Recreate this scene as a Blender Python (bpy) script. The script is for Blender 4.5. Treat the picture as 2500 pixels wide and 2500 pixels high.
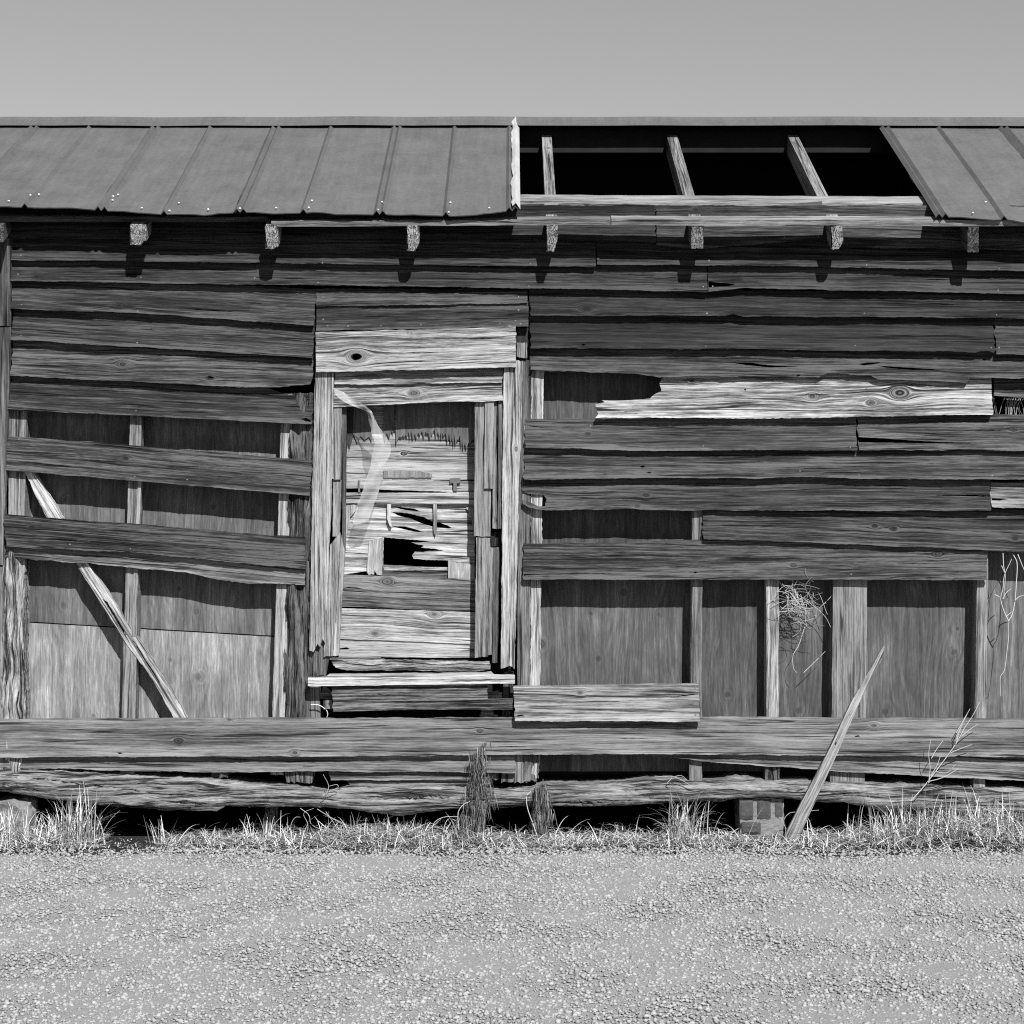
import bpy, bmesh, math, random
import numpy as np
from mathutils import Vector, noise, geometry

# ------------------------------------------------------------------ camera, sky, sun, exposure
for o in list(bpy.data.objects):
    bpy.data.objects.remove(o)
scene = bpy.context.scene
COL = scene.collection
F = 4539.0            # focal length in photograph pixels (2500 wide)
D = 8.5               # camera to wall plane, metres
CZ = 1.5              # camera height
cam = bpy.data.cameras.new('camera')
cam.lens = 36.0 * F / 2500.0
cam.sensor_width = 36.0
cam.clip_end = 3000
camo = bpy.data.objects.new('camera', cam)
camo.location = (0, -D, CZ)
camo.rotation_euler = (math.pi / 2, 0, 0)
COL.objects.link(camo)
scene.camera = camo

SUNV = Vector((0.375, -1.0, 1.09)).normalized()      # towards the sun
world = bpy.data.worlds.new('World')
scene.world = world
world.use_nodes = True
wn = world.node_tree
wn.nodes.clear()
sky = wn.nodes.new('ShaderNodeTexSky')
sky.sky_type = 'NISHITA'
sky.sun_disc = False
sky.sun_elevation = math.asin(SUNV.z)
sky.sun_rotation = math.atan2(SUNV.x, SUNV.y)
sky.air_density = 1.5
sky.dust_density = 0.0
sky.altitude = 0
bw = wn.nodes.new('ShaderNodeRGBToBW')
bg = wn.nodes.new('ShaderNodeBackground')
bg.inputs['Strength'].default_value = 0.05
wo = wn.nodes.new('ShaderNodeOutputWorld')
wn.links.new(sky.outputs[0], bw.inputs[0])
wn.links.new(bw.outputs[0], bg.inputs['Color'])
wn.links.new(bg.outputs[0], wo.inputs[0])

sun = bpy.data.lights.new('sun', 'SUN')
sun.energy = 5.0
sun.angle = math.radians(0.5)
sun.color = (1.0, 1.0, 1.0)          # the photograph is monochrome
suno = bpy.data.objects.new('sun', sun)
suno.rotation_euler = (-SUNV).to_track_quat('-Z', 'Y').to_euler()
suno.location = (3, -6, 8)
COL.objects.link(suno)

scene.view_settings.view_transform = 'Standard'
scene.view_settings.look = 'None'
scene.view_settings.exposure = 0.8
scene.view_settings.gamma = 1.0
scene.render.engine = 'CYCLES'
scene.cycles.use_denoising = False
scene.cycles.filter_width = 1.15
scene.cycles.max_bounces = 5
scene.cycles.diffuse_bounces = 3
scene.cycles.glossy_bounces = 2
scene.cycles.caustics_reflective = False
scene.cycles.caustics_refractive = False

# ------------------------------------------------------------------ helpers
rnd = random.Random(11)

def W(px, py, dep=0.0):
    k = (D + dep) / F
    return ((px - 1250.0) * k, dep, CZ + (1250.0 - py) * k)

def n1(x, seed=0.0):
    return noise.noise((x, seed * 7.31 + 0.37, seed * 3.17))

def n2(x, y, seed=0.0):
    return noise.noise((x, y, seed * 5.77 + 0.91))

def fbm(x, y, seed=0.0, o=4):
    return noise.fractal((x, y, seed * 4.13), 0.9, 2.0, o)

# ------------------------------------------------------------------ node materials (all greys: the photograph is monochrome)
class NT:
    def __init__(s, name):
        s.m = bpy.data.materials.new(name)
        s.m.use_nodes = True
        s.t = s.m.node_tree
        s.t.nodes.clear()
        s.out = s.t.nodes.new('ShaderNodeOutputMaterial')
        s.b = s.t.nodes.new('ShaderNodeBsdfPrincipled')
        s.t.links.new(s.b.outputs[0], s.out.inputs[0])
        s.b.inputs['Specular IOR Level'].default_value = 0.2
    def put(s, sock, v):
        if isinstance(v, bpy.types.NodeSocket):
            s.t.links.new(v, sock)
        elif v is not None:
            sock.default_value = v
    def math(s, op, a, b=None, c=None, clamp=False):
        n = s.t.nodes.new('ShaderNodeMath')
        n.operation = op
        n.use_clamp = clamp
        s.put(n.inputs[0], a); s.put(n.inputs[1], b); s.put(n.inputs[2], c)
        return n.outputs[0]
    def add(s, a, b): return s.math('ADD', a, b)
    def sub(s, a, b): return s.math('SUBTRACT', a, b)
    def mul(s, a, b): return s.math('MULTIPLY', a, b)
    def uv(s):
        n = s.t.nodes.new('ShaderNodeUVMap')
        n.uv_map = 'grain'
        x = s.t.nodes.new('ShaderNodeSeparateXYZ')
        s.t.links.new(n.outputs[0], x.inputs[0])
        return x.outputs[0], x.outputs[1]
    def pos(s):
        n = s.t.nodes.new('ShaderNodeNewGeometry')
        x = s.t.nodes.new('ShaderNodeSeparateXYZ')
        s.t.links.new(n.outputs['Position'], x.inputs[0])
        return x.outputs
    def comb(s, x, y, z=0.0):
        n = s.t.nodes.new('ShaderNodeCombineXYZ')
        s.put(n.inputs[0], x); s.put(n.inputs[1], y); s.put(n.inputs[2], z)
        return n.outputs[0]
    def noise(s, vec, scale=1.0, detail=4.0, rough=0.6, dist=0.0):
        n = s.t.nodes.new('ShaderNodeTexNoise')
        s.t.links.new(vec, n.inputs['Vector'])
        n.inputs['Scale'].default_value = scale
        n.inputs['Detail'].default_value = detail
        n.inputs['Roughness'].default_value = rough
        n.inputs['Distortion'].default_value = dist
        return n.outputs[0]
    def voro(s, vec, scale=1.0, feature='F1'):
        n = s.t.nodes.new('ShaderNodeTexVoronoi')
        n.feature = feature
        s.t.links.new(vec, n.inputs['Vector'])
        n.inputs['Scale'].default_value = scale
        return n
    def ramp(s, v, lo, hi, a=0.0, b=1.0, smooth=True):
        n = s.t.nodes.new('ShaderNodeMapRange')
        n.interpolation_type = 'SMOOTHSTEP' if smooth else 'LINEAR'
        s.put(n.inputs[0], v)
        n.inputs[1].default_value = lo; n.inputs[2].default_value = hi
        n.inputs[3].default_value = a; n.inputs[4].default_value = b
        return n.outputs[0]
    def mix(s, f, a, b):
        n = s.t.nodes.new('ShaderNodeMix')
        n.data_type = 'FLOAT'
        s.put(n.inputs[0], f); s.put(n.inputs[2], a); s.put(n.inputs[3], b)
        return n.outputs[0]
    def objcol(s):
        n = s.t.nodes.new('ShaderNodeObjectInfo')
        x = s.t.nodes.new('ShaderNodeSeparateColor')
        s.t.links.new(n.outputs['Color'], x.inputs[0])
        return x.outputs[0], x.outputs[1]          # tone, grain contrast
    def attr(s, name):
        n = s.t.nodes.new('ShaderNodeAttribute')
        n.attribute_name = name
        return n.outputs['Fac']
    def color(s, v):
        n = s.t.nodes.new('ShaderNodeCombineColor')
        for i in range(3):
            s.put(n.inputs[i], v)
        s.t.links.new(n.outputs[0], s.b.inputs['Base Color'])
    def bump(s, h, strength=0.5, dist=0.004):
        n = s.t.nodes.new('ShaderNodeBump')
        n.inputs['Strength'].default_value = strength
        n.inputs['Distance'].default_value = dist
        s.t.links.new(h, n.inputs['Height'])
        s.t.links.new(n.outputs[0], s.b.inputs['Normal'])

def knot_field(s, u, v, ku, kv, r, g, core, el=0.6, on=None):
    """lets the grain field g stream round a knot, rings inside it, and marks its core"""
    du = s.mul(s.sub(u, ku), el)
    dv = s.sub(v, kv)
    d2 = s.add(s.mul(du, du), s.mul(dv, dv))
    d = s.math('SQRT', d2)
    R = r * 0.62
    k = s.math('DIVIDE', R * R, s.math('MAXIMUM', d2, R * R))
    k = s.mul(k, s.math('POWER', 2.718, s.mul(d2, -1.0 / (r * r * 14.0))))
    ins = s.ramp(d, R * 0.85, R * 1.05, 1.0, 0.0)
    c = s.ramp(d, R * 0.55, R * 1.05, 1.0, 0.0)
    if on is not None:
        k = s.mul(k, on); ins = s.mul(ins, on); c = s.mul(c, on)
    g2 = s.sub(g, s.mul(dv, s.mul(k, 1.15)))
    g2 = s.mix(ins, g2, s.add(s.mul(d, 1.1), kv))
    core = c if core is None else s.math('MAXIMUM', core, c)
    return g2, core

def wood_mat(name, knots=(), auto=True, rot=0.0):
    s = NT(name)
    u, v = s.uv()
    tone, con = s.objcol()
    warp = s.noise(s.comb(s.mul(u, 1.3), s.mul(v, 5.0)), 1.0, 2.0, 0.5)
    g = s.add(v, s.mul(s.sub(warp, 0.5), 0.03))
    core = None
    if auto:
        vo = s.voro(s.comb(s.mul(u, 1 / 1.1), s.mul(v, 1 / 0.2)), 1.0)
        vo.voronoi_dimensions = '2D'
        sp = s.t.nodes.new('ShaderNodeSeparateXYZ')
        s.t.links.new(vo.outputs['Position'], sp.inputs[0])
        sc = s.t.nodes.new('ShaderNodeSeparateColor')
        s.t.links.new(vo.outputs['Color'], sc.inputs[0])
        on = s.ramp(sc.outputs[0], 0.66, 0.70)
        g, core = knot_field(s, u, v, s.mul(sp.outputs[0], 1.1), s.mul(sp.outputs[1], 0.2), 0.015, g, core, 0.6, on)
    for (ku, kv, r) in knots:
        g, core = knot_field(s, u, v, ku, kv, r, g, core)
    fine = s.noise(s.comb(s.mul(u, 6.0), s.mul(g, 150.0)), 1.0, 4.0, 0.8)
    band = s.noise(s.comb(s.mul(u, 1.1), s.mul(g, 85.0), 3.3), 1.0, 2.0, 0.6)
    line = s.noise(s.comb(s.mul(u, 0.9), s.mul(g, 46.0), 7.7), 1.0, 2.0, 0.55)
    rid = s.math('ABSOLUTE', s.sub(line, 0.5))
    streak = s.noise(s.comb(s.mul(u, 1.0), s.mul(g, 17.0), 1.7), 1.0, 4.0, 0.62)
    gate = s.noise(s.comb(s.mul(u, 1.3), s.mul(g, 30.0), 23.0), 1.0, 2.0, 0.6)
    crack = s.mul(s.ramp(rid, 0.008, 0.042, 1.0, 0.0), s.ramp(gate, 0.49, 0.60))
    stain = s.noise(s.comb(s.mul(u, 2.6), s.mul(v, 8.0), 5.1), 1.0, 4.0, 0.65)
    l2 = s.noise(s.comb(s.mul(u, 3.2), s.mul(g, 150.0), 17.7), 1.0, 2.0, 0.6)
    fis = s.ramp(s.math('ABSOLUTE', s.sub(l2, 0.5)), 0.0, 0.03, 1.0, 0.0)
    wear = s.attr('wear')
    f = s.mul(con, s.add(s.sub(s.mul(s.sub(fine, 0.5), 7.5), s.mul(fis, 0.9)), s.mul(s.sub(band, 0.5), 4.6)))
    f = s.add(f, s.mul(s.sub(streak, 0.5), 5.0))
    f = s.add(f, s.mul(s.sub(stain, 0.5), 3.0))
    edge = s.mul(s.ramp(wear, 0.84, 1.0), s.ramp(stain, 0.36, 0.6))
    f = s.add(f, s.mul(edge, 1.5))
    f = s.sub(f, s.mul(crack, 2.6))
    f = s.add(s.math('MINIMUM', f, s.mul(f, s.ramp(tone, 0.03, 0.13, 0.95, 0.42))), s.ramp(tone, 0.03, 0.13, 0.25, 0.45))
    if core is not None:
        f = s.sub(f, s.mul(core, 1.2))
    f = s.math('MINIMUM', s.math('POWER', 2.0, f), 2.4)
    s.color(s.math('MINIMUM', s.mul(tone, f), 0.5))
    s.b.inputs['Roughness'].default_value = 0.85
    h = s.add(s.mul(fine, 1.0), s.mul(band, 1.0))
    h = s.sub(h, s.mul(crack, 1.4))
    s.bump(h, 0.8, 0.004)
    return s.m

def rot_mat(name):
    """rotten, flaking posts and beams"""
    s = NT(name)
    u, v = s.uv()
    tone, con = s.objcol()
    warp = s.noise(s.comb(s.mul(u, 3.0), s.mul(v, 9.0)), 1.0, 2.0, 0.6)
    g = s.add(v, s.mul(s.sub(warp, 0.5), 0.05))
    fine = s.noise(s.comb(s.mul(u, 9.0), s.mul(g, 120.0)), 1.0, 4.0, 0.8)
    line = s.noise(s.comb(s.mul(u, 1.6), s.mul(g, 48.0), 4.0), 1.0, 2.0, 0.6)
    big = s.noise(s.comb(s.mul(u, 2.2), s.mul(g, 38.0), 8.0), 1.0, 4.0, 0.7)
    crack = s.mul(s.ramp(s.math('ABSOLUTE', s.sub(line, 0.5)), 0.0, 0.05, 1.0, 0.0), s.ramp(big, 0.46, 0.58, 1.0, 0.0))
    f = s.mul(con, s.mul(s.sub(fine, 0.5), 5.5))
    f = s.add(f, s.mul(con, s.mul(s.sub(big, 0.5), 4.0)))
    f = s.sub(f, s.mul(crack, 2.6))
    f = s.add(s.math('MINIMUM', f, s.mul(f, 0.5)), 0.4)
    f = s.math('MINIMUM', s.math('POWER', 2.0, f), 3.2)
    s.color(s.math('MINIMUM', s.mul(tone, f), 0.75))
    s.b.inputs['Roughness'].default_value = 0.95
    s.bump(s.sub(s.add(fine, s.mul(big, 1.6)), s.mul(crack, 2.0)), 1.0, 0.007)
    return s.m

def ply_mat(name, knots=()):
    """plywood sheathing, u runs along the face grain"""
    s = NT(name)
    u, v = s.uv()
    tone, con = s.objcol()
    fld = s.noise(s.comb(s.mul(u, 1.2), s.mul(v, 4.5)), 1.0, 2.0, 0.45, 0.3)
    g = s.add(s.mul(fld, 0.16), s.mul(v, 0.6))
    core = None
    for (ku, kv, r) in knots:
        g, core = knot_field(s, u, v, ku, kv, r, g, core, 0.9)
    fig = s.noise(s.comb(s.mul(u, 0.5), s.mul(g, 150.0), 2.0), 1.0, 2.0, 0.5)
    fine = s.noise(s.comb(s.mul(u, 12.0), s.mul(v, 140.0)), 1.0, 4.0, 0.8)
    streak = s.noise(s.comb(s.mul(u, 1.6), s.mul(v, 26.0), 6.0), 1.0, 4.0, 0.62)
    patch = s.noise(s.comb(s.mul(u, 3.2), s.mul(v, 5.0), 11.0), 1.0, 4.0, 0.6)
    scuff = s.ramp(s.noise(s.comb(s.mul(u, 9.0), s.mul(v, 130.0), 13.0), 1.0, 3.0, 0.7), 0.56, 0.72)
    f = s.mul(con, s.mul(s.sub(fig, 0.5), 1.6))
    f = s.add(f, s.mul(s.sub(fine, 0.5), 3.4))
    f = s.add(f, s.mul(s.sub(streak, 0.5), 2.8))
    f = s.add(f, s.mul(s.sub(patch, 0.5), 2.6))
    f = s.add(f, s.mul(s.mul(scuff, s.ramp(patch, 0.42, 0.6)), 0.7))
    if core is not None:
        f = s.sub(f, s.mul(core, 0.7))
    f = s.math('MINIMUM', s.math('POWER', 2.0, f), 2.6)
    s.color(s.mul(tone, f))
    s.b.inputs['Roughness'].default_value = 0.8
    s.bump(s.add(fine, s.mul(fig, 0.8)), 0.4, 0.002)
    return s.m

def metal_mat(name, base, rough=0.55, metallic=0.25):
    s = NT(name)
    p = s.pos()
    vec = s.comb(p[0], p[1], p[2])
    a = s.noise(vec, 5.0, 6.0, 0.65)
    b = s.noise(vec, 70.0, 4.0, 0.7)
    c = s.noise(s.comb(s.mul(p[0], 30.0), s.mul(p[1], 3.0), s.mul(p[2], 3.0)), 1.0, 4.0, 0.6)
    f = s.add(1.0, s.mul(s.sub(a, 0.5), 0.7))
    f = s.add(f, s.mul(s.sub(b, 0.5), 0.75))
    f = s.add(f, s.mul(s.sub(c, 0.5), 0.45))
    s.color(s.mul(f, base))
    s.b.inputs['Metallic'].default_value = metallic
    s.b.inputs['Roughness'].default_value = rough
    s.bump(s.add(b, s.mul(a, 2.0)), 0.15, 0.002)
    return s.m

def plain_mat(name, base, var=0.5, scale=40.0, rough=0.9, bump=0.4, bd=0.004):
    s = NT(name)
    p = s.pos()
    vec = s.comb(p[0], p[1], p[2])
    a = s.noise(vec, scale, 5.0, 0.65)
    b = s.noise(vec, scale * 0.12, 4.0, 0.6)
    f = s.add(1.0, s.add(s.mul(s.sub(a, 0.5), 2 * var), s.mul(s.sub(b, 0.5), 1.6 * var)))
    s.color(s.mul(s.math('MAXIMUM', f, 0.15), base))
    s.b.inputs['Roughness'].default_value = rough
    if bump:
        s.bump(s.add(a, b), bump, bd)
    return s.m

def blade_mat(name, base):
    s = NT(name)
    s.color(s.mul(s.attr('shade'), base))
    s.b.inputs['Roughness'].default_value = 0.7
    return s.m

def film_mat(name):
    s = NT(name)
    s.color(0.5)
    s.b.inputs['Roughness'].default_value = 0.3
    s.b.inputs['Alpha'].default_value = 0.38
    return s.m

def endgrain_mat(name):
    """sawn rafter ends: growth rings and radial checks"""
    s = NT(name)
    u, v = s.uv()
    d = s.math('SQRT', s.add(s.mul(u, u), s.mul(v, v)))
    wob = s.noise(s.comb(s.mul(u, 18.0), s.mul(v, 18.0)), 1.0, 3.0)
    ring = s.math('SINE', s.add(s.mul(d, 700.0), s.mul(wob, 9.0)))
    ang = s.math('ARCTAN2', v, u)
    ck = s.noise(s.comb(s.mul(ang, 5.0), s.mul(d, 14.0), 3.0), 1.0, 3.0, 0.6)
    ck2 = s.noise(s.comb(s.mul(u, 26.0), s.mul(v, 60.0), 9.0), 1.0, 2.0, 0.6)
    chk = s.math('MAXIMUM', s.ramp(s.math('ABSOLUTE', s.sub(ck, 0.5)), 0.0, 0.035, 1.0, 0.0), s.ramp(s.math('ABSOLUTE', s.sub(ck2, 0.5)), 0.0, 0.03, 1.0, 0.0))
    n = s.noise(s.comb(s.mul(u, 60.0), s.mul(v, 60.0)), 1.0, 4.0)
    tone, con = s.objcol()
    f = s.add(0.75, s.add(s.mul(ring, 0.16), s.mul(n, 0.5)))
    f = s.mul(f, s.sub(1.0, s.mul(chk, 0.85)))
    s.color(s.mul(tone, f))
    s.b.inputs['Roughness'].default_value = 0.9
    s.bump(s.sub(n, s.mul(chk, 2.0)), 0.8, 0.006)
    return s.m

M = {}
M['wood'] = wood_mat('weathered_wood')
M['rot'] = rot_mat('rotten_wood')
M['ply'] = ply_mat('weathered_plywood')
M['end'] = endgrain_mat('sawn_end_grain')
M['roof'] = metal_mat('painted_roof_metal', 0.105)
M['galv'] = metal_mat('bare_galvanised_edge', 0.45, 0.45, 0.2)
M['nail'] = metal_mat('nail_steel', 0.15, 0.6, 0.3)
M['screw'] = metal_mat('screw_zinc', 0.85, 0.4, 0.2)
M['rust'] = metal_mat('rusted_iron', 0.12, 0.7, 0.3)
M['dark'] = plain_mat('shade_black_interior', 0.012, 0.5, 12.0, 1.0, 0.2)  # near-black base puts the interior's deep shade into the colour
M['brick'] = plain_mat('fired_clay_brick', 0.06, 0.6, 55.0, 0.95, 0.8, 0.006)
M['mortar'] = plain_mat('lime_mortar', 0.17, 0.5, 70.0, 0.95, 0.8, 0.006)
M['stone'] = plain_mat('field_stone', 0.16, 0.5, 30.0, 0.95, 0.9, 0.01)
M['soil'] = plain_mat('dark_soil', 0.028, 0.7, 26.0, 1.0, 1.0, 0.02)
M['soil'].node_tree.nodes['Principled BSDF'].inputs['Specular IOR Level'].default_value = 0.0
M['gravel'] = plain_mat('pale_limestone_grit', 0.23, 0.22, 160.0, 0.95, 0.9, 0.008)
M['pebble'] = blade_mat('limestone_pebble', 0.40)
M['straw'] = blade_mat('dry_straw', 0.72)
M['film'] = film_mat('torn_plastic_film')

# ------------------------------------------------------------------ object helpers
def link(name, mesh, parent=None, mat=None, tone=None, con=1.0, label=None):
    o = bpy.data.objects.new(name, mesh)
    COL.objects.link(o)
    if mat is not None and len(mesh.materials) == 0:
        mesh.materials.append(mat)
    if tone is not None:
        o.color = (0.62 * tone ** 1.45, con, 0, 1)
    if parent is not None:
        o.parent = parent
    if label:
        o['label'] = label
    return o

def thing(name, label, cat, loc=(0, 0, 0), group=None):
    o = bpy.data.objects.new(name, None)
    o.empty_display_size = 0.1
    o.location = loc
    COL.objects.link(o)
    o['label'] = label
    o['category'] = cat
    if group:
        o['group'] = group
    return o

def tag(o, label, cat, group=None):
    o['label'] = label
    o['category'] = cat
    if group:
        o['group'] = group
    return o

SEED = [0]

def resample(loop, step):
    out = []
    n = len(loop)
    for i in range(n):
        a = loop[i]; b = loop[(i + 1) % n]
        L = math.hypot(b[0] - a[0], b[1] - a[1])
        k = max(1, int(round(L / step)))
        for j in range(k):
            t = j / k
            out.append((a[0] + (b[0] - a[0]) * t, a[1] + (b[1] - a[1]) * t, i))
    return out

def in_poly(x, z, poly):
    c = False
    n = len(poly)
    j = n - 1
    for i in range(n):
        xi, zi = poly[i]; xj, zj = poly[j]
        if (zi > z) != (zj > z) and x < (xj - xi) * (z - zi) / (zj - zi + 1e-12) + xi:
            c = not c
        j = i
    return c

def sheet_mesh(name, loop, dep, th, gdir, holes=(), step=0.012, su=0.07, sv=0.02, edge=0.0012, endr=0.006,
               wear=None, uvo=None, jag=1.0, round_edge=0.0):
    """a board, panel or slat: outline (x, z) in metres cut from stock `th` thick.
    dep(x, z) gives the front face's depth, gdir the direction of the grain."""
    SEED[0] += 1
    sd = SEED[0]
    r = random.Random(sd * 13 + 5)
    gx, gz = gdir
    pts = resample(loop, step)
    n = len(loop)
    kind = []
    for i in range(n):
        a = loop[i]; b = loop[(i + 1) % n]
        ex, ez = b[0] - a[0], b[1] - a[1]
        L = math.hypot(ex, ez) + 1e-9
        kind.append(abs(ex * gx + ez * gz) / L < 0.62)      # True: an end, across the grain
    out = []
    for (x, z, i) in pts:
        u = x * gx + z * gz
        v = -x * gz + z * gx
        if kind[i]:
            du = n1(v * 160, sd) * endr * jag + n1(v * 520, sd + .5) * endr * 0.6 * jag
            dv = 0.0
        else:
            du = 0.0
            dv = n1(u * 9, sd) * edge * 1.6 + n1(u * 55, sd + .3) * edge
        out.append((x + gx * du - gz * dv, z + gz * du + gx * dv))
    verts2 = [Vector(p) for p in out]
    nb = len(verts2)
    edges = [(i, (i + 1) % nb) for i in range(nb)]
    hole_polys = []
    for h in holes:
        hp = [(x, z) for (x, z, _) in resample(h, step)]
        hp = [(x + r.uniform(-1, 1) * 0.0007, z + r.uniform(-1, 1) * 0.0007) for x, z in hp]
        b0 = len(verts2)
        verts2 += [Vector(p) for p in hp]
        edges += [(b0 + i, b0 + (i + 1) % len(hp)) for i in range(len(hp))]
        hole_polys.append(hp)
    us = [p[0] * gx + p[1] * gz for p in out]
    vs = [-p[0] * gz + p[1] * gx for p in out]
    u = min(us) + su * 0.5
    while u < max(us):
        v = min(vs) + sv * 0.5
        while v < max(vs):
            uu = u + r.uniform(-.2, .2) * su
            vv = v + r.uniform(-.15, .15) * sv
            x = uu * gx - vv * gz
            z = uu * gz + vv * gx
            if in_poly(x, z, out):
                verts2.append(Vector((x, z)))
            v += sv
        u += su
    V, E, Fc, _, _, _ = geometry.delaunay_2d_cdt(verts2, edges, [list(range(nb))], 1, 1e-5)
    tris = []
    for f in Fc:
        f = list(f)
        if len(f) < 3:
            continue
        cx = sum(V[i].x for i in f) / len(f)
        cz = sum(V[i].y for i in f) / len(f)
        if any(in_poly(cx, cz, h) for h in hole_polys):
            continue
        a, b, c = V[f[0]], V[f[1]], V[f[2]]
        if (b.x - a.x) * (c.y - a.y) - (b.y - a.y) * (c.x - a.x) < 0:
            f.reverse()
        tris.append(f)
    cnt = {}
    for f in tris:
        for i in range(len(f)):
            e = (f[i], f[(i + 1) % len(f)])
            cnt[e] = cnt.get(e, 0) + 1
    border = [e for e in cnt if (e[1], e[0]) not in cnt]
    used = sorted({i for f in tris for i in f})
    idx = {k: i for i, k in enumerate(used)}
    m = len(used)
    dp = [dep(V[k].x, V[k].y) for k in used]
    co = [(V[k].x, dp[i], V[k].y) for i, k in enumerate(used)]
    co += [(V[k].x, dp[i] + th, V[k].y) for i, k in enumerate(used)]
    ext = [0.0] * m + [th] * m
    faces = [[idx[i] for i in f] for f in tris]                       # CCW in xz seen from -y: faces the camera
    faces += [[idx[i] + m for i in reversed(f)] for f in tris]
    smooth = [True] * len(faces)
    for (a, b) in border:
        i0 = len(co)
        pa, pb = co[idx[a]], co[idx[b]]
        qa, qb = co[idx[a] + m], co[idx[b] + m]
        co += [pa, pb, qb, qa]
        ext += [0.0, 0.0, th, th]
        faces.append([i0, i0 + 3, i0 + 2, i0 + 1])
        smooth.append(False)
    me = bpy.data.meshes.new(name)
    me.from_pydata(co, [], faces)
    me.polygons.foreach_set('use_smooth', smooth)
    if uvo is None:
        uvo = (r.uniform(0, 60), r.uniform(0, 20))
    uvl = me.uv_layers.new(name='grain')
    vi = np.zeros(len(me.loops), dtype=np.int32)
    me.loops.foreach_get('vertex_index', vi)
    ca = np.array(co)
    U = ca[:, 0] * gx + ca[:, 2] * gz + uvo[0]
    Vv = -ca[:, 0] * gz + ca[:, 2] * gx + uvo[1] + np.array(ext) * 0.9
    uvl.data.foreach_set('uv', np.stack([U[vi], Vv[vi]], 1).ravel().astype(np.float32))
    if wear is not None:
        at = me.attributes.new('wear', 'FLOAT', 'POINT')
        at.data.foreach_set('value', np.array([wear(c[0], c[2]) for c in co], dtype=np.float32))
    me.update()
    return me, uvo

def interp(poly, x):
    if x <= poly[0][0]:
        return poly[0][1]
    for a, b in zip(poly, poly[1:]):
        if x <= b[0]:
            t = (x - a[0]) / max(1e-9, b[0] - a[0])
            return a[1] + (b[1] - a[1]) * t
    return poly[-1][1]

def conv(pts, d):
    return [(lambda w: (w[0], w[2]))(W(p[0], p[1], d)) for p in pts]

def lens(x, z, L, h, r, tilt=0.0):
    """a narrow through-crack along the grain"""
    up, lo = [], []
    k = 7
    for i in range(k + 1):
        t = i / k
        w = math.sin(math.pi * t) ** 0.7 * h * 0.5
        xx = x + (t - .5) * L
        zz = z + (t - .5) * L * tilt + r.uniform(-.2, .2) * h
        up.append((xx, zz + w)); lo.append((xx, zz - w))
    return up + lo[-2:0:-1]

SHED = thing('wooden_shed', 'abandoned weathered clapboard shed with missing boards and a patched metal roof', 'shed')

def siding(top, bot, tone, ytop=-0.004, ybot=-0.037, th=0.018, holes=(), slits=2, mat='wood', con=1.3, endr=0.009,
           left=None, right=None, flare=2.2, label=None, warp=0.004, edge=0.0026, name='siding_board', parent=None, nails=(),
           knots=(), auto=True, step=0.013):
    """a horizontal board: top and bottom edges as pixel polylines on the wall; optional ragged left/right ends (top to bottom / bottom to top)"""
    tone = tone * 0.84 if tone < 0.2 else tone
    d = (ytop + ybot) / 2
    T = conv(top, d); B = conv(bot, d)
    loop = conv(list(left or []), d)
    loop = conv(bot, d) + conv(right or [], d) + list(reversed(T)) + conv(left or [], d)
    sd = SEED[0] + 1
    def dep(x, z):
        zt, zb = interp(T, x), interp(B, x)
        t = min(1.0, max(0.0, (zt - z) / max(1e-6, zt - zb)))
        return ytop + (ybot - ytop) * (t ** flare) + n1(x * 1.7, sd) * warp * (0.35 + t) + n2(x * 2.3, t * 2.0, sd) * warp * 0.5
    def wr(x, z):
        zt, zb = interp(T, x), interp(B, x)
        return min(1.0, max(0.0, (zt - z) / max(1e-6, zt - zb)))
    r = random.Random(sd * 7 + 1)
    H = [conv(h, d) for h in holes]
    ang = math.atan2(B[-1][1] - B[0][1], B[-1][0] - B[0][0])
    Ltot = B[-1][0] - B[0][0]
    for _ in range(slits):
        if Ltot < 0.5:
            break
        L = r.uniform(0.06, 0.28)
        x = r.uniform(B[0][0] + L, B[-1][0] - L)
        t = r.uniform(0.35, 0.85)
        z = interp(T, x) * (1 - t) + interp(B, x) * t
        H.append(lens(x, z, L, r.uniform(0.002, 0.0045), r, math.tan(ang)))
    gd = (math.cos(ang), math.sin(ang))
    m = None
    me, uvo = sheet_mesh(name, loop, dep, th, gd, H, step=step, su=0.08, sv=0.022, edge=edge, endr=endr, wear=wr)
    if knots:
        kk = []
        for (px, py, rr) in knots:
            x, z = conv([(px, py)], d)[0]
            kk.append((x * gd[0] + z * gd[1] + uvo[0], -x * gd[1] + z * gd[0] + uvo[1], rr))
        m = wood_mat('weathered_wood_with_knots', kk, auto)
    o = link(name, me, parent or SHED, m or M[mat], tone, con, label)
    for (px, py) in nails:
        nail(o, px, py, dep)
    return o

NAIL = None
def nail(parent, px, py, dep, mat='nail', rad=0.0042):
    global NAIL
    if NAIL is None:
        bm = bmesh.new()
        bmesh.ops.create_cone(bm, cap_ends=True, segments=8, radius1=1.0, radius2=0.75, depth=0.6)
        bm.normal_update()
        NAIL = bpy.data.meshes.new('nail_head')
        bm.to_mesh(NAIL); bm.free()
        NAIL.materials.append(M[mat])
    x, _, z = W(px, py, -0.02)
    y = dep(x, z) if callable(dep) else dep
    x, _, z = W(px, py, y)
    o = bpy.data.objects.new('nail', NAIL)
    o.location = (x, y - 0.0005, z)
    o.rotation_euler = (math.pi / 2 + rnd.uniform(-.25, .25), rnd.uniform(-.25, .25), 0)
    k = rad * rnd.uniform(.8, 1.15)
    o.scale = (k, k, k)
    COL.objects.link(o)
    o.parent = parent
    return o

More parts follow.
